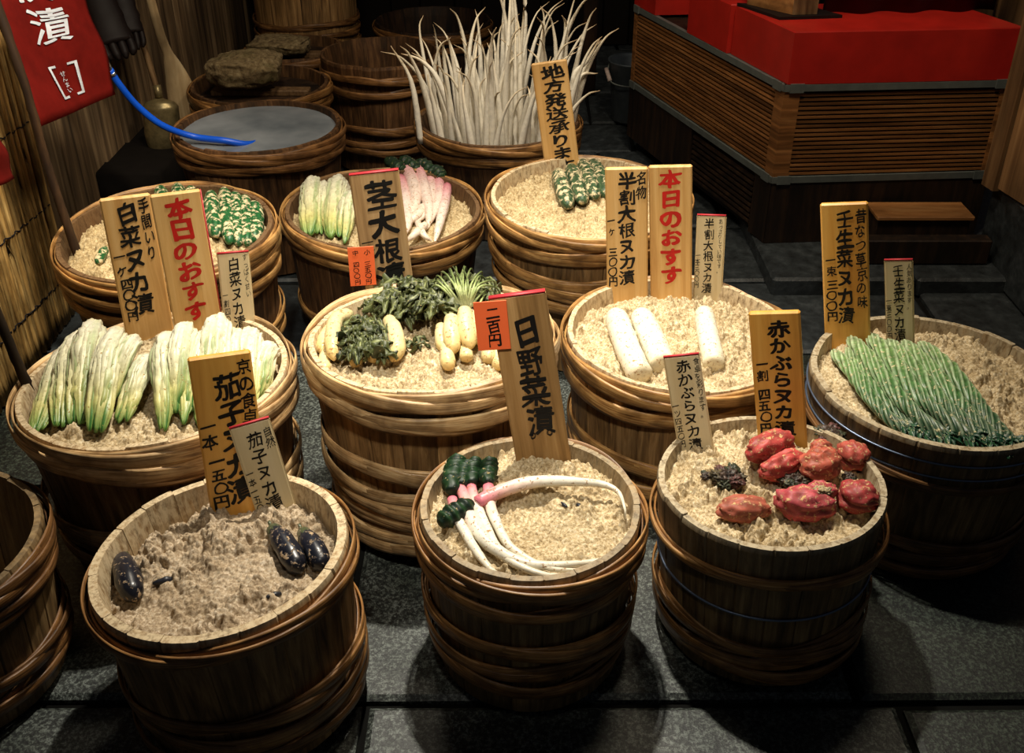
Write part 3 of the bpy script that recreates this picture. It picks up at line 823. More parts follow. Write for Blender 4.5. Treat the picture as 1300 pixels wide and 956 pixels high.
sign(WS, 'tall honey-coloured wooden sign in three columns over the twisted green stems', 'sign', (1042.5, 261.5), (1100, 255), (1104, 422), (1048, 441), onb('F', 1076, 438), 'board_honey',
     [('壬生菜ヌカ漬', .5, .04, .88, .38, K, .024), ('昔なつ草京の味', .84, .04, .76, .24, K, .012), ('一束', .2, .36, .52, .24, K, .014), ('三〇〇円', .2, .54, .86, .26, K, .02)], lean=4)
sign('wooden_tag', 'small cream tag with red top behind the twisted green stems', 'sign', (1123, 331.6), (1158, 328.5), (1162, 430), (1124, 432), onb('F', 1143, 434), 'tag',
     [('壬生菜ヌカ漬', .5, .05, 1.02, .4, K, .012), ('人気あります。', .86, .04, .62, .2, K, 0), ('一束三〇〇円', .12, .46, 1.0, .2, K, .004)], thick=.006, edge='t', lean=4)
sign(WS, 'wooden shipping sign with one column of brush lettering before the upright radishes', 'sign', (675, 82), (718.5, 75), (737, 214), (692, 220), onb('J', 716, 216), 'board',
     [('地方発送承ります', .55, .03, 1.02, .62, K, .026)], lean=5)

# ------------------------------------------------------------------ vegetables
W_ = lin(232, 222, 190); W2 = lin(238, 232, 214); CREAM = lin(226, 206, 150); PINK = lin(226, 128, 142); YEL = lin(226, 206, 130)
DG = lin(18, 40, 22); MG = lin(46, 96, 44); LG = lin(132, 178, 86); OLV = lin(66, 76, 38)


def world_px(p, px): return depth_of(p) * px / F


def body(name, label, cat, pts, rpx, mat, col, group=None, seg=14, n=26, part=None, **kw):
    """a swept vegetable: a thing that is one mesh (part=None) or the first part of an Empty"""
    mid = pts[len(pts) // 2]; s = depth_of(mid) / F
    rad = [(t, r * s) for t, r in rpx]; mb = MB(); sweep(mb, pts, rad, n, seg, col, **kw)
    loc = Vector(pts[0])
    if part is None:
        o = mb.build(name, M[mat], loc=loc); tag(o, label, cat, group); return o
    root = empty(name, loc); tag(root, label, cat, group)
    mb.v = [(x - loc.x, y - loc.y, z - loc.z) for x, y, z in mb.v]; mb.build(part, M[mat], root); return root


def add_part(root, mb, name, mat, label=None):
    L = root.location; mb.v = [(x - L.x, y - L.y, z - L.z) for x, y, z in mb.v]; o = mb.build(name, M[mat], root)
    if label: o['label'] = label
    return o


# A: eggplants and scraps
def eggplant(label, pts, r):
    P = [onb('A', x, y, dz - .003) for x, y, dz in pts]
    col = lambda t, a: rampc(t, ((0, lin(70, 84, 66)), (.12, lin(34, 38, 44)), (.3, lin(30, 33, 46)), (1, lin(16, 18, 26))))
    rt = body('eggplant', label, 'eggplant', P, [(0, r * .35), (.06, r * .7), (.3, r), (.7, r * 1.15), (.9, r * .92), (1, r * .2)], 'eggplant', col, 'eggplants in the front left barrel', part='fruit', wob=.06)
    mb = MB(); d = (P[1] - P[0]).normalized(); s = depth_of(P[0]) / F
    sweep(mb, [P[0] - d * .022 + Vector((0, 0, .006)), P[0] - d * .006, P[0] + d * .02], [(0, 2.2 * s), (.4, 2.6 * s), (.55, r * .62 * s), (1, r * .86 * s)], 8, 10,
          lambda t, a: lin(76, 84, 58), mod=lambda t, a: 1 + (.18 * math.sin(5 * a) if t > .6 else 0))
    add_part(rt, mb, 'stem_cap', 'eggplant', 'dull green stem cap')


eggplant('wet black eggplant half sunk at the left side of the grey bran', [(151, 706, .0), (160, 726, .008), (171, 762, .0)], 15)
eggplant('shiny dark eggplant, the left one of the pair by the right rim', [(347, 672, .006), (362, 692, .012), (382, 727, .004)], 14)
eggplant('dark eggplant streaked with bran nearest the right rim', [(385, 676, .008), (398, 695, .012), (412, 724, .004)], 13)
for (x, y, r, lb) in ((344, 757, 5, 'thin dark eggplant scrap near the front rim of the grey bran'), (207, 738, 6, 'dull greenish scrap in the bran beside the sunk eggplant')):
    P = onb('A', x, y, -.007); body('eggplant_scrap', lb, 'scrap', [P + Vector((-.018, -.006, 0)), P, P + Vector((.018, .008, 0))], [(0, 1.5), (.3, r * .8), (.7, r * .9), (1, 1.5)], 'debris', None, n=12, seg=8, wob=.7)

# B: long pink-necked roots with wound dark leaf bundles
HG = 'pink-necked roots in the front middle barrel'


def rootcol(t, a): return rampc(t, ((0, lin(222, 120, 136)), (.10, lin(232, 160, 160)), (.2, lin(240, 206, 190)), (.34, W2), (1, lin(232, 220, 192))))


def hinona(label, root_px, rr, leaf_px=None, lr=14, k='B', grp=HG, nm='long_turnip', ends=None, lift=.012, colf=rootcol):
    P = [onb(k, x, y, lift if i < len(root_px) - 1 else .004) for i, (x, y) in enumerate(root_px)]
    rt = body(nm, label, 'turnip', P, rr, 'root', colf, grp, part='root', n=34, seg=12, wob=.12)
    if leaf_px:
        Q = [onb(k, x, y, .02) for x, y in leaf_px]; s = depth_of(Q[0]) / F; mb = MB()
        sweep(mb, Q, [(0, lr * .45 * s), (.12, lr * .9 * s), (.5, lr * s), (.88, lr * .92 * s), (1, lr * .4 * s)], 44, 18,
              lambda t, a: lerpc(lin(30, 62, 30), lin(16, 36, 26), .5 + .5 * math.sin(t * 26 + a * 1.0)), mod=lambda t, a: 1 + .13 * math.sin(t * 30 + a) + .05 * math.sin(7 * a + t * 9), wob=.2)
        add_part(rt, mb, 'leaf_bundle', 'greens', 'dark green leaves wound into a tight roll')
    return rt


hinona('pink-necked root running out under the others, under the leftmost upright leaf roll', [(574, 634), (578, 652), (588, 672), (603, 697), (622, 722), (640, 735)], [(0, 7), (.25, 7), (.6, 6.5), (1, 2)], [(572, 624), (577, 600), (583, 583)], 14)
hinona('pink-necked root with second leaf roll, swinging along the front rim to a thin tail', [(584, 618), (592, 638), (600, 664), (622, 692), (668, 716), (730, 716), (775, 706), (800, 672)], [(0, 8), (.12, 8), (.3, 9.5), (.5, 8), (.7, 5), (.85, 3), (1, .8)], [(584, 616), (590, 600), (598, 588)], 11)
hinona('pink-necked root with a dark leaf roll ending low along the front rim', [(598, 618), (604, 640), (616, 668), (640, 706), (690, 730), (742, 729)], [(0, 7), (.3, 8), (.6, 6), (.85, 4), (1, 1.2)], [(598, 614), (601, 598), (603, 584)], 11)
hinona('pink-necked root tucked under the long sideways root, right leaf roll', [(620, 618), (622, 640), (632, 668), (652, 698), (700, 722), (760, 722)], [(0, 8), (.3, 7.5), (.6, 5.5), (.85, 3), (1, 1)], [(619, 614), (620, 598), (624, 584)], 11)
hinona('long root lying sideways across the bran with its hooked thin tail', [(606, 638), (635, 624), (676, 612), (720, 611), (765, 615), (785, 625), (793, 645), (794, 660)], [(0, 8.5), (.15, 9), (.3, 8), (.5, 5.5), (.65, 3.6), (.8, 2.2), (1, .7)], [(600, 639), (578, 652), (557, 664)], 13, lift=.022)
for (x, y, lb) in ((716, 641, 'small blue-black scrap in the middle of the root barrel bran'), (735, 642, 'tiny blue-black scrap right of the other scrap in the root barrel')):
    P = onb('B', x, y, -.003); body('leaf_scrap', lb, 'scrap', [P + Vector((-.006, .008, 0)), P, P + Vector((.006, -.008, .001))], [(0, 1), (.5, 3.2), (1, 1)], 'debris', None, n=8, seg=8, wob=.4)

# C: red turnips
RT = 'red turnips heaped in the front right barrel'


def rcol(seed, base=lin(206, 62, 70), alt=lin(170, 46, 44)):
    return lambda d, r: lerpc(alt, base, (r - .86) * 4 + .35 * mn.noise(d * 2.2 + Vector((seed, 0, 0))))


def soft(c): return (c[0] * 1.04, c[1] * 1.15 + .028, c[2] * .95 + .016)


def red_turnip(label, px, py, wpx, hpx, rot, seed, lift=.02, halves=1, kind='round', base=lin(206, 62, 70), alt=lin(150, 40, 40)):
    ctr = onb('C', px, py, lift - .004); s = depth_of(ctr) / F; a = math.radians(rot); base = soft(base); alt = soft(alt)
    X = Vector((math.cos(a), math.sin(a), 0)); Y = Vector((-math.sin(a), math.cos(a), 0)); Z = Vector((0, 0, 1)); hw = wpx * s * .49; hh = hpx * s * .49
    root = empty('red_turnip', ctr - Z * hh * .8); tag(root, label, 'turnip', RT)

    def put(mb, nm): add_part(root, mb, nm, 'redturnip')
    wr = lambda d: 1 - .10 * math.exp(-((d.z - .15 - .12 * math.sin(d.x * 4)) / .09) ** 2) - .05 * max(0, math.sin(d.x * 9 + d.y * 3 + seed))
    if kind == 'folded':
        mb = MB(); blob(mb, ctr + Y * hh * .42 + Z * hh * .25, (X * hw, Y * hh * .62, Z * hh * .72), .16, 2.4, seed, rcol(seed, base, alt), crease=wr); put(mb, 'upper_half')
        mb = MB(); blob(mb, ctr - Y * hh * .42 - Z * hh * .15, (X * hw * .95, Y * hh * .55, Z * hh * .62), .18, 2.6, seed + 4, rcol(seed + 1, base, alt), crease=wr); put(mb, 'lower_half')
    elif kind == 'knob':
        mb = MB(); blob(mb, ctr, (X * hw, Y * hh * .95, Z * hh * .85), .18, 2.6, seed, rcol(seed, base, alt), crease=wr); put(mb, 'body')
        mb = MB(); blob(mb, ctr + X * hw * .55 + Y * hh * .75 + Z * .012, (X * hw * .5, Y * hh * .5, Z * hh * .5), .2, 2.4, seed + 2, rcol(seed + 1, base, alt)); put(mb, 'crown')
    else:
        sl = lambda d: wr(d) * (1 - .22 * math.exp(-((d.z + .05 + .15 * d.x) / .10) ** 2) * (d.y < 0))
        mb = MB(); blob(mb, ctr, (X * hw, Y * hh, Z * hh * .85), .15, 2.3, seed, rcol(seed, base, alt), crease=sl if kind == 'slit' else wr); put(mb, 'body')
    return root


red_turnip('bright red turnip folded in two at the upper left of the heap', 986, 580, 78, 62, 28, 1, .03, kind='folded', base=lin(222, 70, 78))
red_turnip('wrinkled brownish red turnip at the centre top of the heap', 1042, 590, 62, 50, 30, 2, .034, kind='knob', base=lin(204, 86, 74), alt=lin(150, 56, 44))
red_turnip('smooth salmon red turnip touching the right back rim', 1082, 578, 46, 44, -15, 3, .024, kind='slit', base=lin(214, 84, 80))
red_turnip('flat pale red turnip half lying alone at the left front', 943, 646, 72, 40, 6, 4, .016, kind='round', base=lin(196, 90, 78), alt=lin(150, 62, 52))
red_turnip('pink crimson turnip with a clump of bran on it at the front', 1022, 639, 80, 52, -8, 5, .022, kind='knob', base=lin(206, 68, 92), alt=lin(160, 46, 56))
red_turnip('round crimson turnip split along its side at the right front', 1090, 630, 56, 50, 5, 6, .026, kind='slit', base=lin(190, 48, 62), alt=lin(140, 34, 42))
for i, (x, y, w, lb) in enumerate(((924, 608, 40, 'dark shrivelled leaf clump left of the red turnips'), (897, 605, 16, 'small dark leaf clump at the far left by the turnip tag'), (1052, 553, 34, 'dark leafy crown behind the red turnips under the rim'),
                                   (1008, 612, 34, 'dark leaves tucked in the middle of the red turnips'), (1078, 606, 20, 'dark scrap of leaf between the right turnips'), (985, 556, 24, 'grey green leaf bit behind the bright red turnip'))):
    P = onb('C', x, y, .006); s = depth_of(P) / F; rt = empty('leaf_clump', P - Vector((0, 0, .01))); tag(rt, lb, 'leaves', 'dark leaf clumps among the red turnips')
    mb = MB(); blob(mb, P, (Vector((w * .42 * s, 0, 0)), Vector((0, w * .36 * s, 0)), Vector((0, 0, w * .3 * s))), .5, 3.5, i + 20, lambda d, r: lerpc(lin(36, 30, 28), lin(92, 74, 62), (r - .8) * 2)); add_part(rt, mb, 'core', 'greens')
    for j in range(6 if w > 20 else 2):
        a = j * 1.05 + i; d = Vector((math.cos(a), math.sin(a), 0)) * w * s * .3; mb = MB(); e = Vector((-d.y, d.x, 0))
        blob(mb, P + d + Vector((0, 0, w * s * .1 * (j % 2))), (d * .85, e * .75, Vector((0, 0, w * .16 * s)) + d * .3), .75, 4.5, i * 7 + j + 40, lambda q, r, j=j: lerpc(lin(34, 34, 26), (lin(96, 84, 62), lin(70, 76, 54), lin(110, 70, 66))[j % 3], (r - .75) * 2), 26, 18)
        add_part(rt, mb, 'leaf', 'greens')
P = onb('C', 1043, 624, .045); mb = MB(); blob(mb, P, (Vector((.018, 0, 0)), Vector((0, .012, 0)), Vector((0, 0, .010))), .5, 4, 77); o = mb.build('bran_clump', M['bran'], loc=P - Vector((0, 0, .01))); tag(o, 'clump of bran sitting on the pink crimson turnip', 'bran clump')

# D: small white radishes in two bunches, and their greens
SG = 'small radishes in the central barrel'; rg0 = random.Random(8)
scol = lambda t, a: rampc(t, ((0, lin(206, 204, 150)), (.08, CREAM), (.5, lin(230, 212, 160)), (.85, lin(224, 198, 134)), (1, lin(214, 178, 110))))


def small_radish(label, pts, r, stalks=(), lift0=.03):
    P = [onb('D', x, y, dz) for x, y, dz in pts]
    rt = body('small_radish', label, 'radish', P, [(0, r * .45), (.08, r * .8), (.3, r * .92), (.72, r), (.9, r * .78), (.97, r * .35), (1, r * .1)], 'root', scol, SG, part='root', wob=.08)
    for j, st in enumerate(stalks):
        Q = [onb('D', x, y, dz) for x, y, dz in st]; s = depth_of(Q[0]) / F; mb = MB()
        sweep(mb, Q, [(0, 2.6 * s), (.3, 1.5 * s), (1, .9 * s)], 16, 6, lambda t, a: rampc(t, ((0, lin(222, 220, 172)), (.25, lin(176, 190, 124)), (.6, lin(92, 110, 60)), (1, lin(44, 60, 32))))); add_part(rt, mb, 'leaf_stalk', 'greens', 'pale green leaf stalk')
    return rt


small_radish('long pale radish lying leftmost over the left bunch', [(446, 398, .035), (427, 405, .045), (422, 432, .04), (424, 458, .018)], 10.5)
small_radish('pale radish showing behind the leftmost one by the rim', [(421, 413, .02), (412, 430, .02), (408, 448, .012)], 9)
small_radish('pale radish tip low at the left rim under the left bunch', [(422, 436, .012), (412, 456, .01), (413, 473, .004)], 8.5)
small_radish('small radish tip poking out under the dark leaves, left one', [(455, 432, .012), (452, 452, .012), (452, 465, .006)], 9)
small_radish('round radish tip poking out under the dark leaves, right one', [(480, 425, .014), (476, 445, .018), (474, 459, .01)], 10.5)
small_radish('thick pale radish at the right end of the left bunch', [(492, 405, .03), (500, 418, .035), (504, 440, .028), (498, 459, .012)], 11.5)
st = lambda x0, y0, *xy: [(x0, y0, .05)] + [(x, y, z) for x, y, z in xy]
small_radish('upright pale radish with leaf stalks, left one of the right bunch', [(573, 402, .05), (573, 420, .045), (576, 449, .022)], 11.5,
             [st(573, 400, (566, 385, .06), (560, 368, .05)), st(574, 400, (573, 378, .07), (568, 356, .07)), st(570, 402, (560, 392, .05), (552, 385, .03))])
small_radish('upright pale radish under the fan of stalks in the right bunch', [(590, 392, .06), (591, 412, .055), (597, 444, .028)], 11.5,
             [st(588, 390, (578, 360, .10), (570, 342, .10)), *[st(586 + j * .8, 391, (586 + (j - 6) * 4.2 + rg0.uniform(-3, 3), 366 - 6 * math.cos((j - 6) * .22), .10), (586 + (j - 6) * 7.0 + rg0.uniform(-5, 5), 338 + abs(j - 6) ** 2 * .75, .085), (586 + (j - 6) * 8.6, 346 + abs(j - 6) ** 2 * .95, .05)) for j in range(13)], st(590, 388, (585, 356, .11), (575, 338, .10)), st(592, 388, (594, 358, .11), (588, 340, .10)), st(594, 390, (606, 362, .10), (612, 350, .07)), st(595, 391, (612, 372, .08), (622, 365, .05)), st(589, 389, (570, 352, .10), (560, 345, .09))])
small_radish('pale radish behind the orange price card in the right bunch', [(606, 396, .05), (608, 416, .045), (612, 440, .02)], 10, [st(606, 394, (614, 376, .07), (624, 372, .04)), st(607, 395, (618, 384, .06), (628, 382, .03))])
small_radish('yellowish radish tip hanging lowest in the right bunch', [(566, 432, .02), (568, 452, .016), (570, 469, .006)], 10)
small_radish('radish tip lying low between the two upright radishes', [(590, 440, .02), (592, 450, .016), (592, 458, .01)], 9)
small_radish('pale radish tip low right under the orange card', [(618, 432, .02), (620, 448, .02), (621, 462, .008)], 10)
small_radish('shaded radish tip at the far right under the card', [(630, 440, .012), (632, 456, .01), (632, 469, .004)], 9)
small_radish('pale radish half hidden behind the upright left one', [(560, 412, .03), (560, 430, .025), (564, 446, .012)], 9)


def leafpile(name, label, k, spots, group=None):
    P0 = onb(k, *spots[0][:2], 0); rt = empty(name, P0); tag(rt, label, 'greens', group)
    for i, (x, y, dz, L, wpx, ang) in enumerate(spots):
        P = onb(k, x, y, dz); s = depth_of(P) / F; a = math.radians(ang); d = Vector((math.cos(a), math.sin(a), 0)); mb = MB()
        leaf_sheet(mb, [P - d * L * s * .5 + Vector((0, 0, -.004)), P + Vector((0, 0, .012)), P + d * L * s * .5 + Vector((0, 0, -.012))], [(0, wpx * .2 * s), (.25, wpx * .5 * s), (.45, wpx * .36 * s), (.7, wpx * .6 * s), (.85, wpx * .35 * s), (1, wpx * .1 * s)],
                   n=18, m=7, seed=i * 1.7 + x, crinkle=1.1, curl=random.uniform(-.35, .35), col=lambda t, q: lerpc(lin(142, 148, 96), lerpc(lin(44, 52, 30), lin(92, 98, 54), t), min(1, abs(q) * 5)))
        add_part(rt, mb, 'leaf', 'greens')
    return rt


rg = random.Random(5)
leafpile('radish_greens', 'clump of dark crinkled leaves lying over the left radish bunch', 'D', [(rg.uniform(440, 490), rg.uniform(405, 452), rg.uniform(.02, .045), rg.uniform(26, 44), rg.uniform(14, 24), rg.uniform(0, 360)) for _ in range(56)])
leafpile('radish_greens', 'heap of dark drooping leaves in the middle below the greyish sign', 'D', [(rg.uniform(486, 545), rg.uniform(372, 405) - 12 * (i % 2), rg.uniform(.015, .05), rg.uniform(32, 60), rg.uniform(14, 26), rg.uniform(200, 340)) for i in range(58)])
leafpile('radish_greens', 'tall bushy dark green leaves behind the right radish bunch', 'D', [(rg.uniform(526, 572), rg.uniform(362, 394), rg.uniform(.03, .075), rg.uniform(30, 54), rg.uniform(14, 24), rg.uniform(0, 360)) for i in range(70)] + [(rg.uniform(572, 630), rg.uniform(354, 384), rg.uniform(.015, .06), rg.uniform(26, 44), rg.uniform(12, 18), rg.uniform(-60, 60)) for i in range(36)])
leafpile('radish_greens', 'few dark leaf scraps flat on the bran at the barrel centre', 'D', [(rg.uniform(515, 535), rg.uniform(432, 448), .006, 26, 12, rg.uniform(0, 360)) for _ in range(5)])
leafpile('radish_greens', 'thin row of dark leaves along the back behind the orange card stake', 'D', [(rg.uniform(462, 500), rg.uniform(383, 396), .02, 30, 14, rg.uniform(0, 360)) for _ in range(8)])

# E: three halved thick radishes, flat cut end towards the viewer
ecol = lambda t, a: rampc(t, ((0, lin(236, 228, 204)), (.5, lin(240, 234, 212)), (.94, lin(236, 226, 196)), (1, lin(226, 212, 176))))
for lb, pts, r in (('thick halved radish, left one of three', [(781, 398), (790, 425), (803, 457), (814, 478)], 16.5), ('thick halved radish, middle one of three', [(812, 398), (824, 422), (836, 450), (842, 464)], 16.5),
                   ('thick halved radish lying alone at the right of the barrel', [(893, 394), (897, 418), (904, 450), (906, 464)], 14)):
    body('halved_radish', lb + ' in pale bran', 'radish', [onb('E', x, y, .010) for x, y in pts], [(0, r * .55), (.05, r * .88), (.14, r), (.6, r * 1.02), (.965, r * .97), (.985, r * .93), (1, r * .6)], 'root', ecol, 'halved radishes', wob=.05, n=30, seg=18)

# F: twisted green bundles
FG = 'twisted green stem bundles'


def bundle(label, pts, r, k, ph, pal=0.0):
    P = [onb('F', x, y, dz) for x, y, dz in pts]; tw = 78
    def col(t, a):
        base = rampc(t, ((0, lin(196, 216, 160)), (.15, lin(150, 192, 108)), (.45, lin(84, 148, 66)), (.7, lin(38, 96, 48)), (1, lin(20, 58, 42))))
        return lerpc(lerpc(base, lin(16, 50, 26), .5), lerpc(base, lin(216, 230, 190), .7), (.5 + .5 * math.sin(9 * a + tw * t + ph + 1.3 * math.sin(11 * t + 2 * a + ph))) ** 2 * (1 - .6 * t))
    rt = body('green_bundle', label, 'greens', P, [(0, r * .5), (.06, r * .95), (.3, r), (.7, r * .9), (.92, r * 1.05), (1, r * .5)], 'mibuna', col, FG, part='stems', n=150, seg=64, mod=lambda t, a: 1.05 - .24 * (.5 - .5 * math.sin(9 * a + tw * t + ph + 1.3 * math.sin(11 * t + 2 * a + ph))) ** 1.5 + .05 * math.sin(2 * a + 9 * t), wob=.14)
    d = (P[-1] - P[-2]).normalized(); s = depth_of(P[-1]) / F
    for j in range(6):
        a = math.radians((j - 2.5) * 20 + rg.uniform(-8, 8)); D = Vector((d.x * math.cos(a) - d.y * math.sin(a), d.x * math.sin(a) + d.y * math.cos(a), 0)); L = rg.uniform(22, 42) * s; Q = P[-1] - d * .03; mb = MB()
        leaf_sheet(mb, [Q, Q + D * L * .5 + Vector((0, 0, .010)), Q + D * L + Vector((0, 0, -.002))], [(0, 5 * s), (.5, 10 * s), (1, 3 * s)], n=10, m=6, seed=j + x0, crinkle=.6, col=lambda t, q: lerpc(lin(70, 120, 70), lin(22, 62, 44), abs(q) + t * .4)); add_part(rt, mb, 'leaf', 'mibuna')


x0 = 3
bundle('light green twisted bundle lying leftmost by the rim', [(1058, 447, .006), (1082, 472, .014), (1106, 506, .014), (1130, 532, .01), (1160, 551, .005)], 9.5, 5, 0)
bundle('bran-dusted bundle sunk between the two leftmost green bundles', [(1076, 443, .002), (1096, 470, .005), (1121, 506, .006), (1150, 535, .005), (1180, 558, .003)], 9, 5, 2, .4)
bundle('pale green twisted bundle reaching highest toward the tall sign', [(1079, 430, .014), (1106, 460, .026), (1141, 506, .028), (1168, 532, .022), (1204, 563, .006)], 11.5, 5, 1)
bundle('bright mid green twisted bundle in the centre', [(1103, 426, .018), (1132, 458, .032), (1167, 504, .034), (1196, 530, .026), (1236, 566, .006)], 12, 5, 4)
bundle('frosty green bundle right of the bright centre bundle', [(1127, 434, .012), (1156, 464, .020), (1191, 506, .020), (1216, 530, .016), (1254, 569, .005)], 11.5, 5, 2.5)
bundle('bran-dusted dark green bundle, second from the right', [(1147, 435, .008), (1176, 464, .015), (1212, 506, .016), (1236, 533, .012), (1268, 571, .005)], 11, 5, .5)
bundle('dark green bundle lying outermost at the right', [(1168, 437, .005), (1200, 464, .009), (1233, 504, .010), (1256, 532, .009), (1284, 570, .004)], 11, 5, 3)

# G: cabbage wedges
CG = 'cabbage wedges in the left barrel'


def cabbage(label, head, tip, r, seed, lift=.07, k='G', green=1.0, grp=CG, nm='cabbage_wedge', cat='cabbage'):
    hp = onb(k, head[0], head[1], lift); tp = onb(k, tip[0], tip[1], .008); s = depth_of(hp) / F; mid = hp.lerp(tp, .45) + Vector((0, 0, .03 if lift > .04 else .014)); rd = random.Random(seed)
    root = empty(nm, tp); tag(root, label, cat, grp); ax = (tp - hp).normalized(); S = ax.cross(Vector((0, 0, 1))).normalized()
    for j, (ox, oz, rr, t0) in enumerate(((0, .0, 1.0, 0), (-.55, -.2, .72, .04), (.55, -.25, .72, .03), (-.2, .35, .66, .07), (.3, .3, .6, .1))):
        ph = rd.random() * 6; h = hp.lerp(tp, t0) + S * ox * r * s + Vector((0, 0, oz * r * s)); m2 = mid + S * ox * r * s * 1.05 + Vector((0, 0, oz * r * s)); e = tp + S * ox * r * s * (.9 + rd.uniform(-.3, .5)) + ax * rd.uniform(-.05, .015)
        gj = green * rd.uniform(.5, 1.15)

        def col(t, a, ph=ph, gj=gj):
            edge = max(0, math.sin(3 * a + ph) - .25) * gj
            b = rampc(t, ((0, lin(214, 204, 160)), (.15, lin(226, 222, 200)), (.55, lin(222, 218, 180)), (.8, lin(204, 198, 126)), (1, lin(126, 158, 76))))
            return lerpc(b, rampc(t, ((0, lin(210, 214, 160)), (.35, lin(128, 168, 84)), (1, lin(40, 104, 44)))), min(1, edge * (.34 + .85 * t)) + max(0, t - .8) * 2.5 * gj)
        mb = MB(); sweep(mb, [h, h.lerp(m2, .5) + Vector((0, 0, .008)), m2, m2.lerp(e, .55) + S * rd.uniform(-.006, .006), e], [(0, r * rr * .35 * s), (.04, r * rr * .7 * s), (.15, r * rr * .9 * s), (.5, r * rr * s), (.82, r * rr * .80 * s), (.95, r * rr * .5 * s), (1, r * rr * .2 * s)],
                         32, 36, col, flat=.85, mod=lambda t, a, ph=ph: 1 + .09 * math.sin(5 * a + ph + 2 * t) + .07 * math.sin(9 * a + 3 * ph - 3 * t) * (.4 + t) + .05 * math.sin(13 * a + ph), wob=.26, seed=seed)
        add_part(root, mb, 'leaf', 'hakusai')


for lb, h, t, r, sd, lf in ((a_, b_, c_, d_ * .9, e_, f_) for a_, b_, c_, d_, e_, f_ in (('leftmost cabbage wedge lying along the left rim', (88, 438), (46, 545), 12, 1, .04), ('yellowish cabbage wedge second from the left', (101, 424), (74, 548), 14, 2, .06),
                            ('tall cabbage wedge with brown-edged head in the left group', (121, 410), (98, 536), 17, 3, .085), ('cabbage wedge streaked green in the middle of the left group', (151, 418), (118, 548), 15, 4, .07),
                            ('short cabbage wedge leaning at the right end of the left group', (174, 428), (140, 515), 11, 5, .055), ('small cabbage wedge lying low with a green tip on open bran', (190, 452), (155, 535), 12, 6, .035),
                            ('cabbage wedge with bright green tips, left end of the right group', (213, 424), (207, 542), 14, 7, .06), ('tall cabbage wedge second in the right group', (237, 412), (220, 540), 16, 8, .08),
                            ('yellow-edged cabbage wedge just left of the eggplant sign', (262, 422), (240, 540), 14, 9, .06), ('tall knobbly cabbage wedge rising behind the eggplant sign top', (278, 402), (268, 535), 17, 10, .09),
                            ('cream cabbage wedge behind the right half of the eggplant sign', (300, 420), (292, 530), 15, 11, .06), ('cabbage wedge right of the eggplant sign', (320, 420), (312, 525), 15, 12, .06),
                            ('rightmost cabbage wedge slanting along the right rim', (346, 440), (322, 512), 13, 13, .045))):
    cabbage(lb, h, t, r, sd, lf)

# H: bran-coated cucumbers
HC = 'bran-coated cucumbers'
ccol = lambda t, a: lerpc(lin(18, 70, 34), lin(48, 112, 60), .5 + .5 * math.sin(9 * a + t * 5))


def cucumber(label, k, pts, r, grp, colf=ccol, lift=.014, mat='coated'):
    P = [onb(k, x, y, lift) for x, y in pts]
    return body('cucumber', label, 'cucumber', P, [(0, r * .35), (.05, r * .75), (.2, r), (.8, r), (.95, r * .75), (1, r * .3)], mat, colf, grp, seg=18, n=30, mod=lambda t, a: 1 + .05 * math.sin(9 * a), wob=.13)


for lb, pts in (('bran-coated cucumber leftmost of the row right of the red-lettered board', [(268, 245), (270, 270), (275, 300)]), ('bran-coated cucumber second in the row by the back rim', [(285, 240), (288, 272), (292, 308)]),
                ('bran-coated cucumber in the middle of the row, hanging lowest', [(298, 246), (301, 276), (303, 310)]), ('bran-coated cucumber fourth in the row', [(310, 250), (313, 278), (314, 310)]), ('bran-coated cucumber at the right end of the row by the rim', [(323, 258), (325, 280), (323, 305)])):
    cucumber(lb, 'H', pts, 10, HC, lift=.02)
for lb, pts in (('cucumber end peeping over the sign, leftmost of three by the back rim', [(204, 240), (207, 262)]), ('cucumber end peeping over the sign, middle of three', [(226, 236), (227, 262)]), ('cucumber end peeping over the sign, next to the row', [(242, 240), (246, 264)]), ('small green cucumber end showing left of the cabbage sign', [(134, 315), (124, 334)])):
    cucumber(lb, 'H', pts, 9 if pts[0][0] > 140 else 6, HC, lift=.025 if pts[0][0] > 140 else .008)

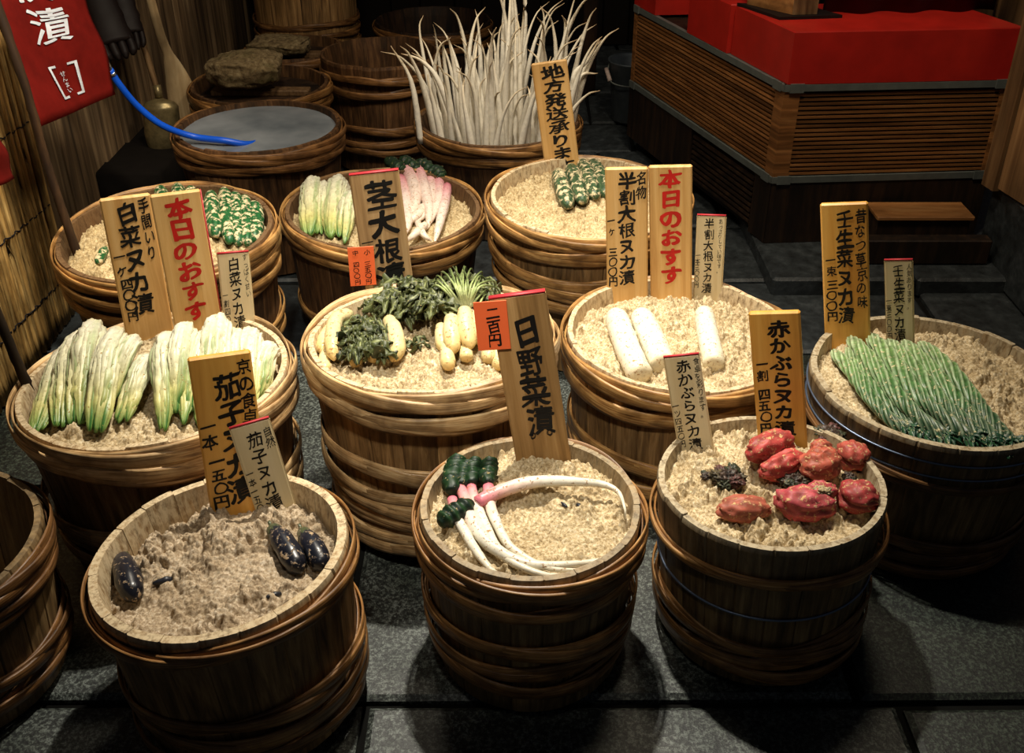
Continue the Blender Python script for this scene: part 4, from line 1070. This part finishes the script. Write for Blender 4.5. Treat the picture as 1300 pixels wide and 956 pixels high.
# I: white stalk bunches and pink-topped roots
for lb, h, t, r, sd in (('white stalk bunch leftmost at the back middle barrel', (398, 228), (394, 300), 11, 21), ('thin white stalk bunch second from the left', (412, 232), (410, 296), 7, 22), ('wide white stalk bunch left of the greyish sign', (431, 228), (420, 300), 12, 23), ('pale stalk bunch with green tips against the greyish sign', (446, 246), (436, 306), 9, 24)):
    cabbage(lb, h, t, r, sd, .05, 'I', .9, 'white stalk bunches', 'stalk_bunch', 'vegetable stalks')
PG = 'pink-topped roots at the back'
pcol = lambda t, a: rampc(t, ((0, lin(214, 120, 140)), (.16, lin(232, 172, 176)), (.4, lin(238, 216, 204)), (1, lin(232, 212, 190))))
for i, (lb, pts, r) in enumerate((('pink-topped root partly behind the greyish sign edge', [(508, 226), (514, 250), (518, 282), (512, 300)], 8), ('thick pink-topped root bent in a bow, leftmost clear of the sign', [(513, 208), (524, 232), (527, 258), (516, 284)], 9.5), ('pink-topped root second clear of the sign', [(531, 212), (538, 236), (545, 268), (543, 290)], 8.5),
                                  ('pink-topped root in the middle of the back bunch', [(545, 219), (548, 240), (543, 266), (528, 284)], 7.5), ('slender pink-topped root curving right in the back bunch', [(557, 225), (558, 248), (551, 270), (540, 292)], 7), ('pink-topped root rightmost in the back bunch', [(568, 236), (564, 260), (557, 288), (552, 308)], 7),
                                  ('white root lying crossways low in the back bunch', [(540, 262), (528, 275), (516, 284)], 7), ('white forked root end low by the front rim', [(530, 282), (538, 298), (548, 306)], 4.5), ('white root end pointing left at the front rim', [(540, 285), (526, 298), (516, 307)], 5.5))):
    hinona(lb, pts, [(0, r * .8), (.1, r), (.4, r), (.75, r * .65), (1, r * .25)], None, k='I', grp=PG, nm='pink_root', lift=.016 + .004 * (i % 3), colf=pcol if i < 6 else (lambda t, a: lin(232, 214, 194)))
for i, (lb, pts) in enumerate((('dark leaf roll leftmost above the pink-topped roots', [(492, 203), (504, 212), (512, 216)]), ('dark leaf roll second above the pink-topped roots', [(510, 203), (522, 210), (530, 216)]), ('dark leaf roll third above the pink-topped roots', [(530, 206), (542, 213), (548, 220)]), ('dark green leaf roll rightmost above the pink-topped roots', [(548, 214), (556, 220), (560, 226)]))):
    Q = [onb('I', x, y, .035) for x, y in pts]
    body('leaf_roll', lb, 'greens', Q, [(0, 4), (.15, 8), (.6, 9), (1, 5)], 'greens', lambda t, a: lerpc(lin(38, 66, 38), lin(20, 40, 28), .5 + .5 * math.sin(t * 22 + a)), 'dark leaf rolls at the back', n=30, seg=16, mod=lambda t, a: 1 + .14 * math.sin(t * 26 + a) + .06 * math.sin(6 * a), wob=.25)

# J: green cucumbers
jcol = lambda t, a: lerpc(lin(40, 66, 42), lin(78, 104, 70), .5 + .5 * math.sin(7 * a + t * 3))
for lb, pts in (('green cucumber leftmost in front of the tall shipping sign', [(708, 218), (714, 238), (722, 262)]), ('green cucumber second from the left in the back right barrel', [(724, 212), (732, 232), (740, 256)]), ('green cucumber third from the left in the back right barrel', [(738, 206), (748, 228), (756, 250)]), ('green cucumber rightmost beside the halved-radish sign', [(752, 206), (763, 226), (770, 248)])):
    cucumber(lb, 'J', pts, 10.5, 'green cucumbers in the back right barrel', jcol, .018)

# L: upright thin radishes
LGp = 'thin radishes standing in the back tub'
T = TUBS['L']; fb = T.M @ Vector((0, 0, T.level - .16)); rl = random.Random(11)
wcol = lambda t, a: rampc(t, ((0, lin(232, 224, 206)), (.5, lin(236, 228, 208)), (.8, lin(214, 198, 166)), (1, lin(160, 130, 92))))
spots = []
while len(spots) < 96:
    a = rl.uniform(0, 6.283); r = .285 * math.sqrt(rl.random()); p = (r * math.cos(a), r * math.sin(a))
    if all(math.hypot(p[0] - q[0], p[1] - q[1]) > .030 for q in spots): spots.append(p)
for i, (x, y) in enumerate(spots):
    B0 = fb + Vector((x, y, 0)); right = x > -.02
    L = rl.uniform(.32, .50) + (.22 * rl.random() if right else .08 * rl.random()) + .05 * (y > 0); out = Vector((x, y * .5, 0)) * rl.uniform(.05, .5) + Vector((rl.uniform(-.05, .05), rl.uniform(-.04, .04), 0))
    if right: out = Vector((min(out.x, .07), out.y, 0)) + Vector((.04, 0, 0)) * rl.random()
    b2 = Vector((rl.uniform(-.055, .055), rl.uniform(-.05, .05), 0)); r0 = rl.uniform(.010, .0165)
    P = [B0, B0 + Vector((0, 0, L * .35)) + out * .15, B0 + Vector((0, 0, L * .7)) + out * .55 + b2 * .3, B0 + Vector((0, 0, L * .92)) + out * .95 + b2, B0 + Vector((0, 0, L * 1.0)) + out * 1.2 + b2 * 2.0]
    mb = MB(); sweep(mb, P, [(0, r0), (.3, r0), (.5, r0 * .62), (.7, r0 * .34), (.88, r0 * .2), (1, r0 * .07)], 20, 8, wcol, wob=.2, seed=i)
    tag(mb.build('thin_radish', M['root_clean'], loc=B0), 'long thin white radish standing upright, crowded in the back tub', 'radish', LGp)
for i, (lb, pts) in enumerate((('stray thin radish leaning far out over the left rim of the back tub', [(533, 150), (522, 104), (496, 58)]), ('thin radish bowing out left below the stray one', [(585, 160), (560, 110), (536, 78), (509, 68)]), ('forked-looking thin radish sweeping out right beyond the shipping sign', [(727, 140), (728, 100), (745, 78), (762, 48)]), ('short thin radish tip pointing right beside the shipping sign', [(725, 130), (735, 100), (759, 93)]))):
    P = [aty(x, y, 3.80 if i < 2 else 3.92) for x, y in pts]; P[0] = P[0] - Vector((0, 0, .1)); r0 = .012
    mb = MB(); sweep(mb, P, [(0, r0), (.3, r0), (.6, r0 * .6), (.85, r0 * .35), (1, r0 * .12)], 20, 8, wcol, wob=.2, seed=90 + i); tag(mb.build('thin_radish', M['root_clean'], loc=P[0]), lb, 'radish', LGp)
mb = MB(); lathe(mb, [(T.rin + .003, T.level - .2), (T.rin + .003, T.level - .15)], 32); o = mb.build('false_bottom', M['stave_old'], T.root, smooth=False); o['label'] = 'inner board the radishes stand on'

# K: water and hose, tap
T = TUBS['K']; mb = MB(); lathe(mb, [(T.rin + .002, -.03), (T.rin + .004, 0)], 64); o = mb.build('water', M['water'], loc=None, smooth=False); o.location = T.M @ Vector((0, 0, T.level)); tag(o, 'cloudy grey still water filling the dark tub', 'water', None, 'stuff')
wz = (T.M @ Vector((0, 0, T.level))).z
hp = [atd(139, 88, 3.35), atd(152, 108, 3.40), atd(175, 135, 3.48), atd(206, 159, 3.55), atd(244, 173, 3.62), atz(285, 178.5, wz + .02), atz(316, 183, wz - .004), atz(345, 176, wz - .03)]
hose = empty('water_hose', hp[-1]); tag(hose, 'bright blue rubber hose curving down into the dark water tub', 'hose')
mb = MB(); sweep(mb, hp, [(0, .0115), (1, .0115)], 60, 12); add_part(hose, mb, 'tube', 'hose')
mb = MB(); d = (hp[1] - hp[0]).normalized(); sweep(mb, [hp[0] + d * .012, hp[0] + d * .022], [(0, .0135), (1, .0135)], 3, 14); add_part(hose, mb, 'clamp', 'chrome', 'metal hose clamp')
tp = atd(137, 82, 3.33); tap = empty('water_tap', tp); tag(tap, 'metal water tap spout behind the red banner feeding the blue hose', 'tap')
mb = MB(); sweep(mb, [hp[0] + d * .005, tp, tp + Vector((-.03, 0, .05)), tp + Vector((-.12, .03, .09)), Vector((-1.76, tp.y + .12, tp.z + .1))], [(0, .007), (.2, .009), (.3, .011), (1, .012)], 24, 10); add_part(tap, mb, 'spout', 'chrome')
mb = MB(); mb.box(tp.x - .16, tp.x - .10, tp.y + .02, tp.y + .05, tp.z + .09, tp.z + .16, b=.005); add_part(tap, mb, 'handle', 'metal')


# pressing stones and lids
def lid(k, label):
    T = TUBS[k]; root = empty('tub_lid', T.M @ Vector((0, 0, T.level))); tag(root, label, 'lid'); R = T.rin - .004; n = 4
    for i in range(n):
        y0 = -R + 2 * R * i / n + .002; y1 = -R + 2 * R * (i + 1) / n - .002; ys = [y0 + (y1 - y0) * j / 5 for j in range(6)]
        top = [(math.sqrt(max(0, R * R - y * y)), y) for y in ys]; ring = top + [(-x, y) for x, y in top[::-1]]; m = len(ring)
        MB().add([(x, y, -.018) for x, y in ring] + [(x, y, .0) for x, y in ring], [tuple(range(m)), tuple(range(m, 2 * m))] + [(j, (j + 1) % m, m + (j + 1) % m, m + j) for j in range(m)]).build('lid_plank', M['dark_wood'], root, smooth=False)
    MB().box(-R * .8, R * .8, -.03, .03, 0, .025, b=.004).build('lid_batten', M['stave_old'], root, smooth=False)
    return (T.M @ Vector((0, 0, T.level + .025))).z


z1 = lid('N', 'dark plank lid inside the tub under the large near stone'); z2 = lid('O2', 'dark plank lid inside the tub under the far flat stone')


def stone(label, px, py, z, w, d, h, seed, rot):
    c = atz(px, py, z + h * .5); a = math.radians(rot); X = Vector((math.cos(a), math.sin(a), 0)); Y = Vector((-math.sin(a), math.cos(a), 0)); c.z = z + h * .5 - .004
    taper = lambda q: (1 if q.z > .2 else 1 - .28 * (.2 - q.z)) * (1 + .06 * mn.noise(q * 6))
    mb = MB(); blob(mb, c, (X * w / 2, Y * d / 2, Vector((0, 0, h / 2))), .16, 1.8, seed, None, 56, 40, taper, power=.62); tag(mb.build('pressing_stone', M['rock'], loc=(c.x, c.y, z)), label, 'stone', 'pressing stones on the tub lids')


stone('large rough flat-topped pressing stone on the near tub lid', 312, 90, z1, .30, .24, .15, 4, 8)
stone('flat brown pressing stone on the far tub lid', 356, 58, z2, .30, .22, .09, 9, -10)

# ------------------------------------------------------------------ left side: reed screen, poles, banners, ladle, paddle, gloves
rs = empty('reed_screen', (-1.52, 2.5, 0)); tag(rs, 'upright screen of dry tan reeds bound with black cord against the plank wall', 'screen')
rr = random.Random(21); yv = 1.75; rows = []
while yv < 3.12:
    r = rr.uniform(.0062, .0092); yv += r; x = -1.52 + rr.uniform(-.004, .004)
    mb = MB(); kz = [0, .28 + rr.uniform(0, .2), .6 + rr.uniform(0, .25), 1.1, 1.7]
    sweep(mb, [(x - rs.location.x + rr.uniform(-.002, .002), yv - 2.5 + rr.uniform(-.002, .002), z) for z in (.01, .45, .9, 1.35, 1.75)], [(0, r), (.25, r * .97), (.26, r * 1.12), (.28, r * .97), (.55, r), (.56, r * 1.12), (.58, r), (1, r * .9)], 26, 7)
    mb.build('reed', M['reed'], rs); rows.append((x, yv, r)); yv += r + rr.choice((.0006, .0012, .003))
for z in (.16, .42, .70, 1.0, 1.32):
    for sgn in (1, -1):
        mb = MB(); pts = []
        for i, (x, y, r) in enumerate(rows): pts.append((x - rs.location.x + sgn * (r + .0015) * (1 if i % 2 else .55), y - 2.5, z + .004 * math.sin(i * 1.7) + .03 * math.sin(i * .045)))
        sweep(mb, pts, [(0, .0022), (1, .0022)], len(pts) * 2, 5); mb.build('binding_cord', M['string'], rs)


def pole(label, base, top, r):
    mb = MB(); mid = base.lerp(top, .5) + Vector((.012, -.01, 0)); sweep(mb, [base - Vector((0, 0, .05)), base.lerp(top, .25) + Vector((-.006, 0, 0)), mid, top], [(0, r), (.5, r * .9), (1, r * .95)], 40, 10, wob=.25); tag(mb.build('rough_pole', M['dark_wood'], loc=base), label, 'pole')


b1 = onb('H', 99, 318, 0); pole('dark rough pole standing in the bran beside the reed screen', b1, Vector((-1.335, 2.66, 1.45)), .013)
b2 = onb('G', 44, 503, 0); pole('dark rough pole standing at the left end of the cabbage barrel', b2, Vector((-1.25, 2.04, 1.3)), .012)


def banner(name, label, BL, BR, TR, TL, cols=None, seed=0):
    root = empty(name, BL); tag(root, label, 'banner'); n, m = 28, 18; v = []; f = []
    nn = (BR - BL).cross(TL - BL).normalized()
    def pt(u, w, off=0):
        p = (BL.lerp(BR, u)).lerp(TL.lerp(TR, u), w); return p + nn * (.010 * math.sin(u * 7 + w * 3 + seed) + .006 * math.sin(w * 11 + u * 4) + off) - BL
    for s in (0, -.0015):
        for j in range(m):
            for i in range(n): v.append(pt(i / (n - 1), j / (m - 1), s))
    k = n * m
    for j in range(m - 1):
        for i in range(n - 1):
            a = j * n + i; f.append((a, a + 1, a + n + 1, a + n)); f.append((k + a, k + a + n, k + a + n + 1, k + a + 1))
    rim = list(range(n)) + [j * n + n - 1 for j in range(1, m)] + [(m - 1) * n + i for i in range(n - 2, -1, -1)] + [j * n for j in range(m - 2, 0, -1)]
    for a, b in zip(rim, rim[1:] + rim[:1]): f.append((a, k + a, k + b, b))
    MB().add(v, f).build('cloth', M['banner'], root)
    if cols:
        mb = MB(); rnd = random.Random(4); off = .0035
        for ch, u, w, su, sw, wt in cols:
            t = MB(); letter(t, ch, 0, 0, 1, 1, 0, wt, rnd)
            # subdivide by leaving outline verts dense enough: map every glyph vertex onto the cloth
            mb.add([pt(u + x * su, w + z * sw, off) for x, _, z in t.v], t.f)
        def bar(u0, u1, w0, w1): mb.add([pt(u0, w0, off), pt(u1, w0, off), pt(u1, w1, off), pt(u0, w1, off)], [(0, 1, 2, 3)])
        bar(.33, .36, .10, .335); bar(.33, .43, .10, .116); bar(.33, .43, .319, .335)
        bar(.64, .67, .10, .335); bar(.57, .67, .10, .116); bar(.57, .67, .319, .335)
        mb.build('lettering', M['ink_white'], root, smooth=False)


banner('red_banner', 'red cloth banner with white brush characters hanging at the upper left', atd(51, 161, 2.75), atd(146, 120, 3.1), atd(97, -40, 3.0), atd(-30, -42, 2.65),
       [('枚', .44, .89, .42, .25, .014), ('漬', .50, .60, .44, .27, .012), ('せ', .49, .27, .08, .04, .0), ('ん', .49, .23, .08, .04, .0), ('ま', .49, .19, .08, .04, .0), ('い', .49, .15, .08, .04, .0)])
banner('red_banner', 'corner of a second red banner at the left edge of the picture', atd(-60, 262, 2.15), atd(19, 226, 2.4), atd(-6, 132, 2.38), atd(-90, 150, 2.1), seed=2)

# ladle, paddle, gloves
lb0 = Vector((-1.50, 4.22, .20)); lad = empty('ladle', lb0); tag(lad, 'brass ladle with wooden handle propped against the plank wall', 'ladle')
pc = aty(206, 160, 4.22); hl = aty(201, 118, 4.24); ht = aty(160, -14, 4.30)
mb = MB(); sweep(mb, [aty(206, 194, 4.22), aty(206, 182, 4.22), pc, aty(204, 140, 4.225), aty(202, 128, 4.23), hl], [(0, .03), (.10, .058), (.3, .076), (.66, .076), (.78, .06), (.83, .03), (.87, .014), (1, .012)], 36, 24, flat=.7, up=(0, -1, .2)); add_part(lad, mb, 'bowl', 'brass')
mb = MB(); sweep(mb, [hl, hl.lerp(ht, .5), ht], [(0, .011), (.1, .013), (1, .014)], 16, 10); add_part(lad, mb, 'handle', 'handle', 'worn wooden handle')
mb = MB(); sweep(mb, [aty(202, 124, 4.228), aty(199, 108, 4.242)], [(0, .0155), (1, .0155)], 3, 12); add_part(lad, mb, 'ferrule', 'brass')
pb = aty(236, 150, 4.38); pad = empty('wooden_paddle', pb); tag(pad, 'long pale wooden paddle leaning behind the brass ladle', 'paddle')
mb = MB(); sweep(mb, [pb - Vector((0, 0, .12)), pb, aty(228, 110, 4.38), aty(216, 75, 4.38), aty(204, 45, 4.38), aty(188, -12, 4.38)], [(0, .075), (.2, .074), (.4, .062), (.55, .04), (.65, .022), (1, .019)], 40, 14, flat=.3, up=(0, -1, .2)); add_part(pad, mb, 'blade', 'paddle')
for lb, pts, r in (('dark brown rubber glove hanging nearest the red banner', [(118, -20), (134, 20), (148, 55), (156, 74)], (18, 22, 20, 8)), ('dark brown rubber glove hanging behind the other glove', [(150, -20), (160, 14), (168, 42), (173, 62)], (14, 15, 13, 6))):
    P = [atd(x, y, 4.05 + .1 * (lb[-1] == 'e')) for x, y in pts]; s = 4.05 / F
    root = empty('rubber_glove', P[-1]); tag(root, lb, 'glove', 'rubber gloves on the plank wall')
    mb = MB(); sweep(mb, P[:3], [(0, r[0] * s), (.5, r[1] * s), (1, r[1] * s)], 16, 14, flat=.45, up=(.6, -1, 0), wob=.12); add_part(root, mb, 'palm', 'glove')
    d = (P[3] - P[2]); sd = d.cross(Vector((.6, -1, 0))).normalized()
    for j in range(4):
        o = sd * (j - 1.5) * r[1] * s * .5; mb = MB(); sweep(mb, [P[2] + o - d * .3, P[2] + o + d * .5, P[3] + o * .8 + d * (.12 - .12 * abs(j - 1.5))], [(0, r[1] * s * .27), (.7, r[1] * s * .25), (1, r[1] * s * .1)], 12, 8); add_part(root, mb, 'finger', 'glove')

# ------------------------------------------------------------------ right side: louvred counter with red boxes, step, bucket
C0 = Vector((.965, 3.55, 0)); fd = Vector((.815, .06, 0)); FW = fd.length; fd.normalize(); sdv = Vector((-.402, 1.202, 0)); SW = sdv.length; sdv.normalize()
ct = empty('louvred_counter', C0 + Vector((0, 0, .06))); tag(ct, 'brown wooden counter with louvred sides and metal edge strips behind the barrels', 'counter')
Z0 = .06; zl, zt = .316 - Z0, .660 - Z0
fn = Vector((fd.y, -fd.x, 0)); sn = Vector((-sdv.y, sdv.x, 0))
if sn.x > 0: sn = -sn


def slab(mb, o, d, n, a0, a1, z0, z1, t0, t1):
    """box along direction d from a0 to a1, offset t0..t1 along the outward normal n"""
    q = [o + d * a0 + n * t0, o + d * a1 + n * t0, o + d * a1 + n * t1, o + d * a0 + n * t1]
    return mb.add([(p.x, p.y, z0) for p in q] + [(p.x, p.y, z1) for p in q], [(0, 1, 2, 3), (4, 5, 6, 7)] + [(i, (i + 1) % 4, 4 + (i + 1) % 4, 4 + i) for i in range(4)])


O = Vector((0, 0, 0))
mb = MB(); back = fd * FW; q = [O + fd * .02 + sdv * .02, fd * (FW - .0), fd * (FW - .0) + sdv * (SW - .02), sdv * (SW - .0)]
mb.add([(p.x, p.y, .0) for p in q] + [(p.x, p.y, zt) for p in q], [(0, 1, 2, 3), (4, 5, 6, 7)] + [(i, (i + 1) % 4, 4 + (i + 1) % 4, 4 + i) for i in range(4)]); mb.build('carcass', M['dark_wood'], ct, smooth=False)
NS = 19
for d, n, Wd in ((fd, fn, FW), (sdv, sn, SW)):
    for i in range(NS):
        z = zl + .022 + (zt - zl - .05) * i / (NS - 1)
        slab(MB(), O, d, n, .05, Wd - .03, z - .0045, z + .0045, -.008, .006).build('louvre_slat', M['slat'], ct, smooth=False)
    slab(MB(), O, d, n, Wd - .032, Wd, zl, zt, -.01, .008).build('corner_post', M['slat'], ct, smooth=False)
    for z in (zl, zt):
        slab(MB(), O, d, n, -.008, Wd, z - .012, z + .012, -.005, .014).build('metal_strip', M['metal'], ct, smooth=False)
        for a in (.01, Wd - .06):
            slab(MB(), O, d, n, a, a + .05, z - .016, z + .016, .012, .0175).build('metal_bracket', M['metal'], ct, smooth=False)
mb = MB(); q = [fd * .052 + fn * .008, O + fn * .008 + sn * .008, sdv * .052 + sn * .008, O + (fd + sdv) * .04]
mb.add([(p.x, p.y, zl + .01) for p in q] + [(p.x, p.y, zt - .01) for p in q], [(0, 1, 2, 3), (4, 5, 6, 7)] + [(i, (i + 1) % 4, 4 + (i + 1) % 4, 4 + i) for i in range(4)]); mb.build('corner_post', M['slat'], ct, smooth=False)
for i in range(9):                                                   # slanting dark vent slats low on the left side
    z = .03 + i * .022; slab(MB(), O, sdv, sn, .12, .62, z, z + .011, -.004, .007).build('vent_slat', M['dark_wood'], ct, smooth=False)
slab(MB(), O, sdv, sn, -.005, .11, .0, zl - .014, -.01, .01).build('base_panel', M['dark_wood'], ct, smooth=False)
slab(MB(), O, sdv, sn, .63, SW, .0, zl - .014, -.01, .01).build('base_panel', M['dark_wood'], ct, smooth=False)
slab(MB(), O, fd, fn, -.005, FW, .0, zl - .014, -.01, .01).build('base_panel', M['dark_wood'], ct, smooth=False)

zr = .674; zR = .856


def redbox(label, a0, a1, depth_dir, depth, d, n, o=O):
    root_p = C0 + d * a0; mb = MB(); q = [C0 + d * a0 + n * .012, C0 + d * a1 + n * .012, C0 + d * a1 + depth_dir * depth, C0 + d * a0 + depth_dir * depth]
    b = .004; ctr = sum(q, Vector()) / 4; qi = [p + (ctr - p).normalized() * b for p in q]
    v = [(p.x, p.y, zr) for p in q] + [(p.x, p.y, zR - b) for p in q] + [(p.x, p.y, zR) for p in qi]
    f = [(0, 1, 2, 3), (8, 9, 10, 11)] + [(i, (i + 1) % 4, 4 + (i + 1) % 4, 4 + i) for i in range(4)] + [(4 + i, 4 + (i + 1) % 4, 8 + (i + 1) % 4, 8 + i) for i in range(4)]
    tag(mb.add(v, f).build('red_box', M['red_paint'], loc=(root_p.x, root_p.y, zr), smooth=False), label, 'box', 'red boxes on the counter')


redbox('long red painted box along the front of the louvred counter', 0, FW, sdv, .40, fd, fn)
redbox('red painted box behind the long front one on the counter side', .415, .745, fd, .2, sdv, sn)
redbox('far red painted box beyond the dark gap on the counter side', 1.05, 1.265, fd, .2, sdv, sn)
tb = atz(1005, 23, zR); mb = MB(); dxa = Vector((.09, .012, 0)); dya = Vector((-.13, .16, 0))
q = [O, dxa, dxa + dya, dya]; root = empty('wooden_box', tb + Vector((0, 0, .012))); tag(root, 'tan wooden box corner standing on the red counter top', 'box')
mb.add([(p.x, p.y, 0) for p in q] + [(p.x, p.y, .22) for p in q], [(0, 1, 2, 3), (4, 5, 6, 7)] + [(i, (i + 1) % 4, 4 + (i + 1) % 4, 4 + i) for i in range(4)]); mb.build('box_body', M['tan_wood'], root, smooth=False)
slab(MB(), O, dxa.normalized(), Vector((.13, -.99, 0)), .0, dxa.length, .0, .22, 0, .004).build('front_panel', M['handle'], root, smooth=False)['label'] = 'duller greyish front panel'
mb = MB(); q = [Vector((-.05, -.03, 0)), Vector((.18, .0, 0)), Vector((.12, .10, 0)), Vector((-.16, .19, 0))]
tag(mb.add([(p.x, p.y, 0) for p in q] + [(p.x, p.y, .011) for p in q], [(0, 1, 2, 3), (4, 5, 6, 7)] + [(i, (i + 1) % 4, 4 + (i + 1) % 4, 4 + i) for i in range(4)]).build('dark_tray', M['glove'], loc=None, smooth=False), 'thin black tray under the tan wooden box', 'tray'); bpy.data.objects['dark_tray'].location = tb
cl = empty('maroon_cloth', (1.42, 3.80, zR)); tag(cl, 'dark maroon cloth standing at the back of the red counter top', 'cloth')
mb = MB(); v = []; f = []; n = 60
for i in range(n):
    u = i / (n - 1); x = -.29 + .64 * u; yq = .02 * math.sin(u * 22) + .05 * u
    for dy in (0, .012):
        for z in (0, .45): v.append((x, yq + dy, z))
for i in range(n - 1):
    a = i * 4; b = a + 4; f += [(a, b, b + 1, a + 1), (a + 2, a + 3, b + 3, b + 2), (a + 1, b + 1, b + 3, a + 3), (a, a + 2, b + 2, b)]
f += [(0, 1, 3, 2), (n * 4 - 4, n * 4 - 2, n * 4 - 1, n * 4 - 3)]
mb.add(v, f).build('drape', M['maroon'], cl)

stp = empty('wooden_step', (1.50, 3.43, .06)); tag(stp, 'low dark two-tier wooden step with tan top in front of the counter', 'step')
MB().box(-.17, .17, -.01, .115, 0, .150, b=.004).build('riser_box', M['dark_wood'], stp, smooth=False)
MB().box(-.175, .18, -.02, .118, .150, .167, b=.004).build('top_board', M['tan_wood'], stp, smooth=False)
MB().box(-.22, .24, -.07, -.012, 0, .095, b=.004).build('lower_tread', M['dark_wood'], stp, smooth=False)

bk = empty('metal_bucket', (.61, 5.15, 0)); tag(bk, 'grey metal bucket standing in the dark behind the counter', 'bucket')
mb = MB(); lathe(mb, [(.085, 0), (.09, .01), (.12, .30), (.126, .305), (.126, .315), (.115, .31), (.086, .02), (.0, .02)], 32); mb.build('pail', M['metal_bucket'], bk)
mb = MB(); sweep(mb, [(-.12, 0, .29), (-.13, -.05, .25), (-.10, -.11, .22), (0, -.13, .21), (.10, -.11, .22), (.12, 0, .29)], [(0, .004), (1, .004)], 24, 6); bh_ = mb.build('bail_handle', M['metal'], bk)
mb = MB(); sweep(mb, [(-.135, -.02, .27), (-.12, -.09, .23)], [(0, .011), (1, .011)], 4, 10); mb.build('grip', M['grip'], bh_)['label'] = 'pale grip on the handle'
